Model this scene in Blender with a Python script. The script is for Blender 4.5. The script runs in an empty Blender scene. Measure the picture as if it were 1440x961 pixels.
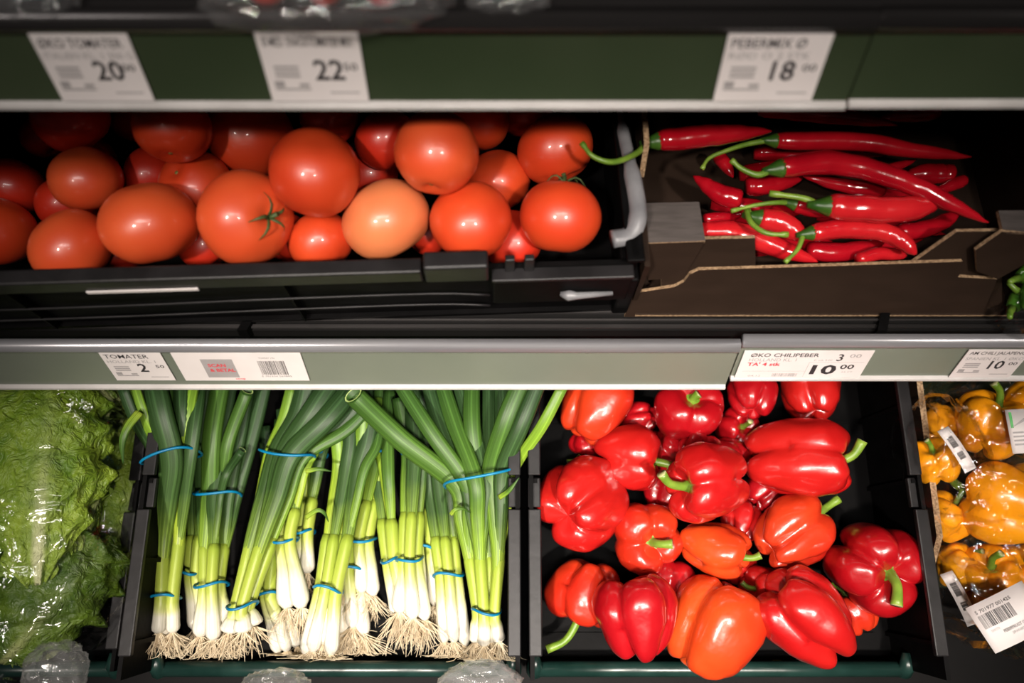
import bpy, bmesh, math, random
from mathutils import Vector, Matrix, Euler, noise
S = bpy.context.scene
COL = S.collection
R = math.radians
# ------------------------------------------------------------------ camera
FPX = 1060.0
PITCH = R(57.1)
CAM = Vector((0, 0, 1.55))
FWD = Vector((0, math.cos(PITCH), -math.sin(PITCH)))
UPV = Vector((0, math.sin(PITCH), math.cos(PITCH)))
RGT = Vector((1, 0, 0))
cd = bpy.data.cameras.new('camera'); cam = bpy.data.objects.new('camera', cd); COL.objects.link(cam)
cam.location = CAM; cam.rotation_euler = (math.pi/2 - PITCH, 0, 0)
cd.sensor_width = 36; cd.lens = FPX/1440*36; cd.clip_start = .02
cd.dof.use_dof = True; cd.dof.focus_distance = .69; cd.dof.aperture_fstop = 3.4
S.camera = cam
# ------------------------------------------------------------------ world, lamps, exposure
W = bpy.data.worlds.new('store'); S.world = W; W.use_nodes = True
W.node_tree.nodes['Background'].inputs[0].default_value = (1, .93, .88, 1)
W.node_tree.nodes['Background'].inputs[1].default_value = .012
S.view_settings.view_transform = 'Standard'; S.view_settings.look = 'None'
S.view_settings.exposure = 0; S.view_settings.gamma = 1; S.view_settings.use_curve_mapping = False
def aim(o, tgt):
    o.rotation_euler = (Vector(tgt) - o.location).to_track_quat('-Z', 'Y').to_euler()
def spot(name, loc, tgt, watts, cone, blend, radius, col):
    l = bpy.data.lights.new(name, 'SPOT'); l.energy = watts; l.spot_size = R(cone); l.spot_blend = blend
    l.shadow_soft_size = radius; l.color = col
    o = bpy.data.objects.new(name, l); COL.objects.link(o); o.location = loc; aim(o, tgt); return o
def area(name, loc, tgt, watts, sx, sy, col):
    l = bpy.data.lights.new(name, 'AREA'); l.shape = 'RECTANGLE'; l.size = sx; l.size_y = sy; l.energy = watts; l.color = col
    o = bpy.data.objects.new(name, l); COL.objects.link(o); o.location = loc; aim(o, tgt); return o
WARM = (1, .9, .8)
spot('track_spot', (-.6, -1.02, 2.65), (0, .21, .79), 275, 28, 1, .07, WARM)
spot('track_spot', (.55, -1.06, 2.65), (.08, .21, .79), 275, 28, 1, .07, WARM)
area('ceiling_lamp', (.05, -.75, 2.95), (.04, .2, .78), 3.2, 1.2, .28, (1, .93, .88)).data.spread = R(65)
# ------------------------------------------------------------------ pixel helpers
def ray(u, v):
    return FWD + RGT*((u-720)/FPX) - UPV*((v-480.5)/FPX)
def hit(u, v, p0, n):
    d = ray(u, v); k = (Vector(p0)-CAM).dot(n)/d.dot(n); return CAM + d*k
def depth_of(p): return (p-CAM).dot(FWD)
# ------------------------------------------------------------------ materials
def nmat(name):
    m = bpy.data.materials.new(name); m.use_nodes = True; nt = m.node_tree
    return m, nt, nt.nodes['Principled BSDF']
def N(nt, t, **kw):
    n = nt.nodes.new(t)
    for k, v in kw.items():
        if k in n.inputs: n.inputs[k].default_value = v
        else: setattr(n, k, v)
    return n
def ramp(nt, stops):
    n = nt.nodes.new('ShaderNodeValToRGB'); e = n.color_ramp.elements
    while len(e) < len(stops): e.new(.5)
    for i, (p, c) in enumerate(stops): e[i].position = p; e[i].color = (*c, 1)
    return n
def bump(nt, b, src, strength, dist=.001):
    n = N(nt, 'ShaderNodeBump', Strength=strength, Distance=dist); nt.links.new(src, n.inputs['Height']); nt.links.new(n.outputs[0], b.inputs['Normal']); return n
def noisy(name, c1, c2, scale, rough, bs=0, bscale=None, detail=4, lo=.35, hi=.65, spec=.5, coat=0, metal=0, bd=.001, stretch=None):
    m, nt, b = nmat(name)
    tc = N(nt, 'ShaderNodeTexCoord'); src = tc.outputs['Object']
    if stretch:
        mp = N(nt, 'ShaderNodeMapping'); mp.inputs['Scale'].default_value = stretch; nt.links.new(src, mp.inputs[0]); src = mp.outputs[0]
    nz = N(nt, 'ShaderNodeTexNoise', Scale=scale, Detail=detail); nt.links.new(src, nz.inputs['Vector'])
    r = ramp(nt, [(lo, c1), (hi, c2)]); nt.links.new(nz.outputs[0], r.inputs[0]); nt.links.new(r.outputs[0], b.inputs['Base Color'])
    b.inputs['Roughness'].default_value = rough; b.inputs['Specular IOR Level'].default_value = spec
    b.inputs['Coat Weight'].default_value = coat; b.inputs['Metallic'].default_value = metal; b.inputs['Coat Roughness'].default_value = .08
    if bs:
        n2 = N(nt, 'ShaderNodeTexNoise', Scale=bscale or scale*3, Detail=3); nt.links.new(src, n2.inputs['Vector']); bump(nt, b, n2.outputs[0], bs, bd)
    return m
def grad_mat(name, stops, rough, streak=60, streak_amt=.35, bs=.3, spec=.28):
    m, nt, b = nmat(name)
    at = N(nt, 'ShaderNodeAttribute', attribute_name='grad')
    uvn = N(nt, 'ShaderNodeAttribute', attribute_name='around')
    nz = N(nt, 'ShaderNodeTexNoise', Scale=streak, Detail=3)
    cmb = N(nt, 'ShaderNodeCombineXYZ'); mul = N(nt, 'ShaderNodeMath', operation='MULTIPLY'); mul.inputs[1].default_value = .06
    tc = N(nt, 'ShaderNodeTexCoord')
    nt.links.new(at.outputs['Fac'], mul.inputs[0]); nt.links.new(mul.outputs[0], cmb.inputs[0]); nt.links.new(uvn.outputs['Fac'], cmb.inputs[1])
    nt.links.new(cmb.outputs[0], nz.inputs['Vector'])
    n3 = N(nt, 'ShaderNodeTexNoise', Scale=45, Detail=2); nt.links.new(tc.outputs['Object'], n3.inputs['Vector'])
    ad = N(nt, 'ShaderNodeMath', operation='MULTIPLY_ADD'); ad.inputs[1].default_value = .16; nt.links.new(n3.outputs[0], ad.inputs[0])
    sb = N(nt, 'ShaderNodeMath', operation='SUBTRACT'); sb.inputs[1].default_value = .08
    nt.links.new(at.outputs['Fac'], sb.inputs[0]); nt.links.new(sb.outputs[0], ad.inputs[2])
    r = ramp(nt, stops); nt.links.new(ad.outputs[0], r.inputs[0])
    mx = N(nt, 'ShaderNodeMix', data_type='RGBA', blend_type='MULTIPLY'); mx.inputs[0].default_value = streak_amt
    r2 = ramp(nt, [(.4, (.5, .55, .42)), (.52, (.95, .95, .95)), (.62, (1.7, 1.65, 1.75))]); nt.links.new(nz.outputs[0], r2.inputs[0])
    nt.links.new(r.outputs[0], mx.inputs[6]); nt.links.new(r2.outputs[0], mx.inputs[7]); nt.links.new(mx.outputs[2], b.inputs['Base Color'])
    b.inputs['Roughness'].default_value = rough; b.inputs['Specular IOR Level'].default_value = spec
    bump(nt, b, nz.outputs[0], bs, .0006); return m
def film_mat(name, tint=(1, 1, 1), base=.05, scale=55, strength=.9, haze=0):
    m = bpy.data.materials.new(name); m.use_nodes = True; nt = m.node_tree
    for n in list(nt.nodes):
        if n.type != 'OUTPUT_MATERIAL': nt.nodes.remove(n)
    out = [n for n in nt.nodes if n.type == 'OUTPUT_MATERIAL'][0]
    tr = N(nt, 'ShaderNodeBsdfTransparent'); tr.inputs[0].default_value = (*tint, 1)
    gl = N(nt, 'ShaderNodeBsdfGlossy'); gl.inputs['Roughness'].default_value = .05; gl.inputs['Color'].default_value = (1, 1, 1, 1)
    tc = N(nt, 'ShaderNodeTexCoord'); vo = N(nt, 'ShaderNodeTexVoronoi', Scale=scale, feature='SMOOTH_F1'); nz = N(nt, 'ShaderNodeTexNoise', Scale=scale*.5, Detail=3, Distortion=1.5)
    nt.links.new(tc.outputs['Object'], vo.inputs['Vector']); nt.links.new(tc.outputs['Object'], nz.inputs['Vector'])
    ad = N(nt, 'ShaderNodeMath', operation='ADD'); nt.links.new(vo.outputs['Distance'], ad.inputs[0]); nt.links.new(nz.outputs[0], ad.inputs[1])
    bp = N(nt, 'ShaderNodeBump', Strength=strength, Distance=.004); nt.links.new(ad.outputs[0], bp.inputs['Height']); nt.links.new(bp.outputs[0], gl.inputs['Normal'])
    fr = N(nt, 'ShaderNodeFresnel', IOR=1.25)
    a2 = N(nt, 'ShaderNodeMath', operation='ADD', use_clamp=True); a2.inputs[1].default_value = base; fm = N(nt, 'ShaderNodeMath', operation='MULTIPLY'); fm.inputs[1].default_value = .3; nt.links.new(fr.outputs[0], fm.inputs[0]); nt.links.new(fm.outputs[0], a2.inputs[0])
    mx = N(nt, 'ShaderNodeMixShader'); nt.links.new(a2.outputs[0], mx.inputs[0]); nt.links.new(tr.outputs[0], mx.inputs[1]); nt.links.new(gl.outputs[0], mx.inputs[2])
    last = mx
    if haze:
        df = N(nt, 'ShaderNodeBsdfTranslucent'); df.inputs[0].default_value = (.9, .9, .9, 1)
        d2 = N(nt, 'ShaderNodeBsdfDiffuse'); d2.inputs[0].default_value = (.85, .85, .85, 1)
        ms = N(nt, 'ShaderNodeMixShader'); ms.inputs[0].default_value = .5; nt.links.new(df.outputs[0], ms.inputs[1]); nt.links.new(d2.outputs[0], ms.inputs[2])
        m2 = N(nt, 'ShaderNodeMixShader'); m2.inputs[0].default_value = haze; nt.links.new(mx.outputs[0], m2.inputs[1]); nt.links.new(ms.outputs[0], m2.inputs[2]); last = m2
    nt.links.new(last.outputs[0], out.inputs[0]); return m
M = {}
M['black'] = noisy('black_plastic', (.0016, .0015, .0016), (.003, .0028, .003), 40, .55, .2, 160, spec=.06)
M['black_rim'] = noisy('scuffed_black_plastic', (.006, .0055, .006), (.014, .013, .014), 30, .42, .2, 120, spec=.3)
M['greyplastic'] = noisy('grey_plastic', (.13, .13, .14), (.2, .2, .21), 40, .35)
M['darkgreen'] = noisy('dark_green_plastic', (.006, .022, .018), (.012, .036, .03), 40, .3, .15, 100)
M['strip'] = noisy('green_strip', (.028, .042, .02), (.042, .056, .03), 6, .28, spec=.5)
M['strip_sheen'] = noisy('sheen_green_strip', (.14, .16, .125), (.17, .188, .152), 6, .26, spec=.6)  # grey reflection of the clear cover mixed into the dark green
M['rim'] = noisy('pale_rim', (.42, .4, .39), (.5, .48, .47), 30, .3)
M['silver'] = noisy('brushed_silver', (.26, .26, .28), (.36, .36, .38), 20, .28, metal=.45, stretch=(.2, 6, 6))
M['darkmetal'] = noisy('dark_metal', (.03, .028, .028), (.06, .056, .056), 12, .27, metal=.6, stretch=(.2, 4, 4))
M['paper'] = noisy('white_paper', (.66, .61, .6), (.72, .67, .66), 20, .6)
M['ink'] = noisy('black_ink', (.02, .018, .02), (.03, .028, .03), 20, .6)
M['greyink'] = noisy('grey_ink', (.3, .28, .28), (.38, .36, .36), 20, .6)
M['redink'] = noisy('red_ink', (.6, .04, .06), (.66, .06, .08), 20, .6)
M['greenink'] = noisy('green_ink', (.02, .28, .05), (.08, .4, .1), 60, .5)
M['wall'] = noisy('dark_back_panel', (.004, .004, .004), (.007, .0065, .0065), 8, .6, spec=.08)
M['card'] = noisy('brown_cardboard', (.017, .0095, .006), (.021, .012, .0078), 30, .6, .12, 60, stretch=(1, 1, 3), spec=.15)
M['cardtop'] = noisy('grey_coated_card', (.05, .042, .039), (.075, .064, .06), 40, .45, .1, 80, stretch=(1, 8, 1))
M['cardedge'] = noisy('tan_card_edge', (.17, .1, .05), (.46, .31, .18), 450, .8, .3, 400)
M['band'] = noisy('blue_rubber', (.0, .13, .28), (.0, .2, .38), 50, .4)
M['root'] = noisy('pale_root', (.6, .47, .3), (.8, .69, .5), 90, .7)
M['stem'] = noisy('green_stem', (.1, .2, .015), (.22, .34, .04), 50, .4, .2, 150, stretch=(1, 1, 1))
M['stemend'] = noisy('cut_stem_end', (.3, .32, .12), (.46, .45, .22), 200, .6)
M['calyx'] = noisy('tomato_calyx', (.03, .06, .012), (.07, .1, .025), 60, .6)
M['scar'] = noisy('stem_scar', (.12, .13, .03), (.3, .22, .06), 120, .6)
M['chstem'] = noisy('chilli_stem', (.08, .17, .015), (.2, .31, .04), 60, .35, .15, 150)
M['chcap'] = noisy('chilli_cap', (.014, .06, .006), (.045, .11, .012), 60, .35, .15, 150)
M['chilli'] = noisy('chilli_red', (.28, .002, .008), (.38, .005, .012), 30, .16, .35, 90, spec=.5, coat=.5, bd=.0009)
M['chilli2'] = noisy('chilli_bright', (.42, .006, .012), (.52, .014, .018), 30, .17, .35, 90, spec=.5, coat=.5, bd=.0009)
M['jal'] = noisy('green_chilli', (.03, .12, .01), (.08, .22, .02), 40, .2, .2, 90, coat=.4)
def tomat(name, a, b):
    m = noisy(name, a, b, 14, .4, .1, 260, detail=2, lo=.3, hi=.7, spec=.6, coat=.3, bd=.0005)
    bs = m.node_tree.nodes['Principled BSDF']; bs.inputs['Subsurface Weight'].default_value = .08; bs.inputs['Subsurface Radius'].default_value = (.012, .003, .001); bs.inputs['Subsurface Scale'].default_value = .6
    return m
M['tom_red'] = tomat('tomato_red', (.52, .036, .009), (.62, .062, .014))
M['tom_mid'] = tomat('tomato_orange_red', (.62, .062, .016), (.72, .105, .028))
M['tom_pale'] = tomat('tomato_pale', (.68, .17, .06), (.74, .24, .09))
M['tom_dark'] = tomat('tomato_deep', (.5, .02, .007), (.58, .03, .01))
def pep(name, a, b): return noisy(name, a, b, 9, .3, .55, 42, detail=2, lo=.3, hi=.72, spec=.6, coat=.7, bd=.0024)
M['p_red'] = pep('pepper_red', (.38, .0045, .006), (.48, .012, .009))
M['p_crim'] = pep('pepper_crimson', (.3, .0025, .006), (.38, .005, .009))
M['p_orange'] = pep('pepper_orange_red', (.48, .012, .007), (.58, .045, .01))
M['p_flame'] = pep('pepper_flame', (.55, .026, .007), (.66, .075, .011))
M['p_yellow'] = pep('pepper_yellow', (.82, .27, .004), (.9, .38, .008))
leafstops = [(0, (.66, .62, .42)), (.1, (.6, .62, .25)), (.24, (.27, .42, .045)), (.45, (.09, .22, .03)), (1, (.035, .105, .03))]
M['shaft'] = grad_mat('onion_shaft', [(0, (.7, .66, .57)), (.3, (.7, .67, .55)), (.44, (.6, .61, .28)), (.62, (.4, .47, .075)), (1, (.27, .37, .04))], .33, 8, .25, .3)
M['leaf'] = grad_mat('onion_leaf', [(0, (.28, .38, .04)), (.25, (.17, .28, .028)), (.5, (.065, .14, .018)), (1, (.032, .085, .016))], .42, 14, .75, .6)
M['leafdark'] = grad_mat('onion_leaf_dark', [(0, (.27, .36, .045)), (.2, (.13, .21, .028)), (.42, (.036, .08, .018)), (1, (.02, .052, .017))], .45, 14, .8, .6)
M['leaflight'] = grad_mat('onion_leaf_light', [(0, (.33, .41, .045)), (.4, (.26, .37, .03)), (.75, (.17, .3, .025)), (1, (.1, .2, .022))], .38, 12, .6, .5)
M['cut'] = noisy('pale_cut_rim', (.3, .42, .12), (.42, .52, .2), 80, .5)
def lettuce_mat(name, dark, light, rib):
    m, nt, b = nmat(name)
    at = N(nt, 'ShaderNodeAttribute', attribute_name='grad'); tc = N(nt, 'ShaderNodeTexCoord')
    nz = N(nt, 'ShaderNodeTexNoise', Scale=30, Detail=5, Distortion=1.2); nt.links.new(tc.outputs['Object'], nz.inputs['Vector'])
    r = ramp(nt, [(.3, dark), (.7, light)]); nt.links.new(nz.outputs[0], r.inputs[0])
    rr = ramp(nt, [(.0, (0, 0, 0)), (.55, (.12, .12, .12)), (1, (1, 1, 1))]); nt.links.new(at.outputs['Fac'], rr.inputs[0])
    mx = N(nt, 'ShaderNodeMix', data_type='RGBA'); nt.links.new(rr.outputs[0], mx.inputs[0]); nt.links.new(r.outputs[0], mx.inputs[6]); mx.inputs[7].default_value = (*rib, 1)
    nt.links.new(mx.outputs[2], b.inputs['Base Color']); b.inputs['Roughness'].default_value = .36
    vo = N(nt, 'ShaderNodeTexNoise', Scale=75, Detail=4, Distortion=2.5); nt.links.new(tc.outputs['Object'], vo.inputs['Vector'])
    bump(nt, b, vo.outputs[0], .9, .006); return m
M['let'] = lettuce_mat('lettuce_green', (.1, .2, .012), (.3, .42, .04), (.62, .64, .36))
M['let_shade'] = lettuce_mat('lettuce_green_shaded', (.035, .085, .008), (.11, .18, .016), (.34, .38, .15))  # same lettuce darkened, shade put into the colour of the dimmer heads
M['film'] = film_mat('clear_film', base=.03, strength=.8)
M['film2'] = film_mat('clear_film_fine', base=.026, scale=60, strength=1)
M['lowfilm'] = film_mat('greyish_film', base=.05, scale=60, strength=1, haze=.16)
M['hazefilm'] = film_mat('hazy_film', base=.05, scale=70, strength=1, haze=.1)
# ------------------------------------------------------------------ object helpers
def link(o, parent=None):
    COL.objects.link(o)
    if parent: o.parent = parent
    return o
def tag(o, label=None, cat=None, group=None, kind=None):
    if label: o['label'] = label
    if cat: o['category'] = cat
    if group: o['group'] = group
    if kind: o['kind'] = kind
    return o
def empty(name, loc=(0, 0, 0), rot=(0, 0, 0)):
    o = bpy.data.objects.new(name, None); o.empty_display_size = .02; o.location = loc; o.rotation_euler = rot; return link(o)
class MB:
    """collects geometry of one mesh"""
    def __init__(s): s.v = []; s.f = []; s.m = []; s.g = []; s.a = []
    def add(s, vs, fs, mi=0, g=None, a=None):
        k = len(s.v); s.v += [tuple(p) for p in vs]; s.f += [tuple(i+k for i in f) for f in fs]
        s.m += [mi]*len(fs); s.g += list(g) if g else [0]*len(vs); s.a += list(a) if a else [0]*len(vs); return s
    def box(s, x0, x1, y0, y1, z0, z1, mi=0):
        v = [(x, y, z) for x in (x0, x1) for y in (y0, y1) for z in (z0, z1)]
        return s.add(v, [(0, 1, 3, 2), (4, 6, 7, 5), (0, 4, 5, 1), (2, 3, 7, 6), (0, 2, 6, 4), (1, 5, 7, 3)], mi)
    def quadbox(s, p, q, mi=0):
        """p, q: matching rings of n points (two ends)"""
        n = len(p); v = list(p)+list(q)
        f = [tuple(range(n))[::-1], tuple(range(n, 2*n))]+[(i, (i+1) % n, n+(i+1) % n, n+i) for i in range(n)]
        return s.add(v, f, mi)
    def tube(s, pts, rad, n=8, cap=True, mi=0, flat=None, g0=0, g1=1, up=None):
        """rad: float list; flat: list of (sideways, thick) factors"""
        P = [Vector(p) for p in pts]; k = len(P); vs = []; gs = []; As = []
        t = (P[1]-P[0]).normalized(); u = Vector(up) if up else Vector((.3, .2, .93)); x = t.cross(u)
        if x.length < .05: x = t.cross(Vector((1, 0, 0)))
        x.normalize()
        for i in range(k):
            t2 = (P[min(i+1, k-1)]-P[max(i-1, 0)]).normalized()
            x = (x - t2*x.dot(t2)).normalized(); y = t2.cross(x)
            fx, fy = flat[i] if flat else (1, 1)
            for j in range(n):
                an = 2*math.pi*j/n
                vs.append(P[i]+x*(math.cos(an)*rad[i]*fx)+y*(math.sin(an)*rad[i]*fy)); gs.append(g0+(g1-g0)*i/(k-1)); As.append(abs(j/n*2-1)*.8)
        fs = [(i*n+j, i*n+(j+1) % n, (i+1)*n+(j+1) % n, (i+1)*n+j) for i in range(k-1) for j in range(n)]
        if cap in (True, 'start', 'both'): fs.append(tuple(range(n))[::-1])
        if cap in (True, 'end', 'both'): fs.append(tuple((k-1)*n+j for j in range(n)))
        return s.add(vs, fs, mi, gs, As)
    def build(s, name, mats, parent=None, smooth=True, bevel=0, origin=None, attrs=False):
        me = bpy.data.meshes.new(name)
        vs = s.v
        o = bpy.data.objects.new(name, me)
        if origin is not None and parent is None:
            og = Vector(origin); vs = [Vector(p)-og for p in vs]; o.location = og
        me.from_pydata(vs, [], s.f)
        for mm in (mats if isinstance(mats, (list, tuple)) else [mats]): me.materials.append(M[mm] if isinstance(mm, str) else mm)
        me.polygons.foreach_set('material_index', s.m)
        if smooth: me.polygons.foreach_set('use_smooth', [True]*len(s.f))
        if attrs:
            a = me.attributes.new('grad', 'FLOAT', 'POINT'); a.data.foreach_set('value', s.g)
            a = me.attributes.new('around', 'FLOAT', 'POINT'); a.data.foreach_set('value', s.a)
        me.update(); link(o, parent)
        if bevel:
            md = o.modifiers.new('bevel', 'BEVEL'); md.width = bevel; md.segments = 2; md.limit_method = 'ANGLE'; md.angle_limit = R(40)
        return o
def to_local(pts, origin): return [Vector(p)-Vector(origin) for p in pts]
def catmull(P, per=6):
    P = [Vector(p) for p in P]; Q = [P[0]*2-P[1]]+P+[P[-1]*2-P[-2]]; out = []
    for i in range(1, len(Q)-2):
        a, b, c, d = Q[i-1:i+3]
        for k in range(per):
            t = k/per
            out.append(.5*((2*b)+(c-a)*t+(2*a-5*b+4*c-d)*t*t+(3*b-a-3*c+d)*t**3))
    out.append(P[-1]); return out
def lerp(a, b, t): return a+(b-a)*t
def interp(tab, t):
    for (a, x), (b, y) in zip(tab, tab[1:]):
        if t <= b: return lerp(x, y, (t-a)/(b-a) if b > a else 0)
    return tab[-1][1]
def frame_obj(o, pos, zaxis, roll=0, xhint=None):
    z = Vector(zaxis).normalized(); xh = Vector(xhint) if xhint is not None else Vector((1, .13, .07))
    x = xh-z*xh.dot(z)
    if x.length < .1: xh = Vector((0, 1, 0)); x = xh-z*xh.dot(z)
    x.normalize(); y = z.cross(x)
    m = Matrix((x, y, z)).transposed().to_4x4() @ Matrix.Rotation(roll, 4, 'Z'); m.translation = pos
    o.matrix_world = m; return o
def camdir(a, b, c):
    """right, up, towards the camera"""
    return (RGT*a+UPV*b-FWD*c).normalized()
# ------------------------------------------------------------------ the shelving
TILT = R(6); SUP = Vector((0, math.sin(TILT), math.cos(TILT))); SN = Vector((0, -math.cos(TILT), math.sin(TILT)))
RAIL_U = CAM+Vector((0, .346, -.283)); RAIL_L = CAM+Vector((0, .329, -.563))    # lower edge of the price tags on both rails
XL, XR = -1.15, 1.15
mb = MB(); mb.box(XL-.2, XR+.2, .86, .9, 0, 2.3); tag(mb.build('wall_back', 'wall', smooth=False), kind='structure')
mb = MB(); mb.box(XL-.2, XR+.2, -.9, .9, -.04, 0); tag(mb.build('floor', noisy('store_floor', (.09, .08, .075), (.12, .11, .1), 4, .4), smooth=False), kind='structure')
def extrude_x(mb, prof, x0, x1, mi=0):
    return mb.quadbox([Vector((x0, p[0], p[1])) for p in prof], [Vector((x1, p[0], p[1])) for p in prof], mi)
def rp(base, up, out): q = base+SUP*up+SN*out; return (q.y, q.z)
def rail(parent, base, x0, x1, mat, low=-.0055, fwd=0, hi=.0405, lip='silver'):
    mb = MB(); extrude_x(mb, [rp(base, low+.004, fwd), rp(base, hi, fwd), rp(base, hi, fwd-.003), rp(base, low+.004, fwd-.003)], x0, x1); mb.build('price_rail', mat, parent, False)
    mb = MB(); extrude_x(mb, [rp(base, low, fwd+.003), rp(base, low+.003, fwd+.003), rp(base, low+.0045, fwd+.0005), rp(base, low+.006, fwd-.004), rp(base, low, fwd-.004)], x0, x1); mb.build('bottom_lip', 'rim', parent, False, .0007)
    if lip:
        c = base+SUP*(hi+.0045)+SN*(fwd-.002); pts = []
        for (a, r) in [(i*30, .0062+.0012*(i % 2 == 0)) for i in range(12)]: pts.append((c.y+math.cos(R(a))*r*.8, c.z+math.sin(R(a))*r))
        mb = MB(); extrude_x(mb, pts, x0, x1); mb.build('top_lip', lip, parent, True, 0)
DECKT = math.tan(R(12)); DN = Vector((0, -math.sin(R(12)), math.cos(R(12))))
def deck_point(base): q = base+SUP*.049; return Vector((0, q.y+.012, q.z-.004))
def shelf(name, base, label, grp):
    e = empty(name, (0, base.y, base.z)); e.rotation_euler = (0, 0, 0)
    tag(e, label, 'shelf')
    return e
def reparent_keep(o, e): o.parent = e; o.matrix_parent_inverse = Matrix.Translation(e.location).inverted()
def finish(e):
    bpy.context.view_layer.update()
    for c in e.children: c.matrix_parent_inverse = Matrix.Translation(e.location).inverted()
# upper shelf
su = shelf('display_shelf', RAIL_U, 'steel produce shelf with dark green price rail, above the tomatoes and chillies', None)
rail(su, RAIL_U, XL, .189, 'strip', lip='darkmetal'); rail(su, RAIL_U, .1905, XR, 'strip', low=-.0052, fwd=-.0012, lip='darkmetal')  # strip and silver lip coloured darker here, the dimmer light painted in
p = deck_point(RAIL_U); mb = MB(); extrude_x(mb, [(p.y, p.z), (.84, p.z+(.84-p.y)*DECKT), (.84, p.z-.02+(.84-p.y)*DECKT), (p.y, p.z-.035)], XL, XR); mb.build('deck', 'darkmetal', su, False)
finish(su)
# middle shelf
sl = shelf('display_shelf', RAIL_L, 'steel produce shelf with price rail painted grey-green with sheen, holding the tomato crate and chilli box', None)
XS = hit(1033, 500, RAIL_L, SN).x
rail(sl, RAIL_L, XL, XS, 'strip_sheen', low=-.0125, fwd=.0035, hi=.0385); rail(sl, RAIL_L, XS+.003, XR, 'strip_sheen', low=-.0045)
PD = deck_point(RAIL_L)
mb = MB(); extrude_x(mb, [(PD.y, PD.z), (.84, PD.z+(.84-PD.y)*DECKT), (.84, PD.z-.02+(.84-PD.y)*DECKT), (PD.y, PD.z-.04)], XL, XR); mb.build('deck', 'wall', sl, False)
for k, (dy, dz, hh, dd) in enumerate([(.0005, .0035, .0016, .003), (.006, .0058, .0014, .0016), (.014, .006, .0026, .0016)]):
    y, z = PD.y+dy, PD.z+dz
    mb = MB(); extrude_x(mb, [(y, z), (y+dd, z+.0006), (y+dd, z-hh), (y, z-hh)], XL, XR); mb.build('edge_bar', 'darkmetal', sl, False)
for u in (345, 1242):
    q = hit(u, 460, PD+Vector((0, 0, .006)), DN); mb = MB()
    mb.quadbox([q+Vector((-.006, -.004, .001)), q+Vector((.002, -.004, .001)), q+Vector((.008, .012, .003)), q+Vector((0, .012, .003))], [q+Vector((-.006, -.004, -.012)), q+Vector((.002, -.004, -.012)), q+Vector((.008, .012, -.01)), q+Vector((0, .012, -.01))]); mb.build('joint_clip', 'black', sl, False)
finish(sl)
# bottom shelf : slanted bed that carries the crates
BT = R(17); BN = Vector((0, -math.sin(BT), math.cos(BT))); BD = Vector((0, math.cos(BT), math.sin(BT)))
BED = CAM+Vector((0, .135, -.826))        # top of the crate floors, at the front
sb = shelf('display_shelf', BED, 'slanted dark steel bed under the onion, lettuce and pepper crates', None)
q0 = BED-BN*.006; q1 = q0+BD*.7
mb = MB(); extrude_x(mb, [(q0.y-.03, q0.z-.01), (q1.y, q1.z), (q1.y, q1.z-.03), (q0.y-.03, q0.z-.05)], XL, XR); mb.build('deck', 'wall', sb, False)
mb = MB(); extrude_x(mb, [(q0.y-.034, q0.z-.012), (q0.y-.03, q0.z-.0085), (q0.y-.03, q0.z-.16), (q0.y-.034, q0.z-.16)], XL, XR); mb.build('front_panel', 'black', sb, False)
mb = MB(); mb.box(XL, XR, q0.y+.02, .84, .02, q0.z-.06); mb.build('plinth', 'wall', sb, False)
finish(sb)
def bed(u, v, h): return hit(u, v, BED+BN*h, BN)
# ------------------------------------------------------------------ price tags
def text_mesh(body, size, bold=0, shear=0):
    c = bpy.data.curves.new('t', 'FONT'); c.body = body; c.size = size; c.resolution_u = 2; c.offset = bold; c.shear = shear
    o = bpy.data.objects.new('t', c); COL.objects.link(o)
    dg = bpy.context.evaluated_depsgraph_get(); me = bpy.data.meshes.new_from_object(o.evaluated_get(dg))
    vs = [v.co.copy() for v in me.vertices]; fs = [tuple(p.vertices) for p in me.polygons]
    bpy.data.objects.remove(o); bpy.data.curves.remove(c); bpy.data.meshes.remove(me)
    return vs, fs
def print_text(mb, body, x, y, w=None, h=.004, mi=0, z=.0006, bold=0):
    vs, fs = text_mesh(body, 1, bold)
    if not vs: return
    x0 = min(v.x for v in vs); x1 = max(v.x for v in vs); y0 = min(v.y for v in vs); y1 = max(v.y for v in vs)
    sy = h/max(.3, (y1-y0)); sx = (w/(x1-x0)) if w else sy
    mb.add([((v.x-x0)*sx+x, (v.y-y0)*sy+y, z) for v in vs], fs, mi)
def rect(mb, x, y, w, h, mi, z=.00055): mb.add([(x, y, z), (x+w, y, z), (x+w, y+h, z), (x, y+h, z)], [(0, 1, 2, 3)], mi)
def barcode(mb, x, y, w, h, seed, mi=0):
    r = random.Random(seed); c = 0
    while c < w*.98:
        b = w*r.choice([.012, .02, .032]); rect(mb, x+c, y, min(b, w-c), h, mi); c += b+w*r.choice([.012, .018, .028])
TAGMATS = ['ink', 'greyink', 'redink', 'greenink']
def price_tag(base, ul, ur, v, h, label, draw, fwd=.0012, thick=.0005, skew=0, name='price_tag', group=None):
    a = hit(ul, v, base+SN*fwd, SN).x; b = hit(ur, v, base+SN*fwd, SN).x; w = b-a
    mb = MB(); mb.box(0, w, 0, h, 0, thick)
    o = mb.build(name, 'paper', None, False); tag(o, label, 'price tag', group)
    m = Matrix((RGT, SUP, SN)).transposed().to_4x4() @ Matrix.Rotation(skew, 4, 'Z'); q = base+SN*fwd; m.translation = Vector((a, q.y, q.z)); o.matrix_world = m
    pm = MB(); draw(pm, w, h); pm.build('print', TAGMATS, o, False); return o
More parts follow.
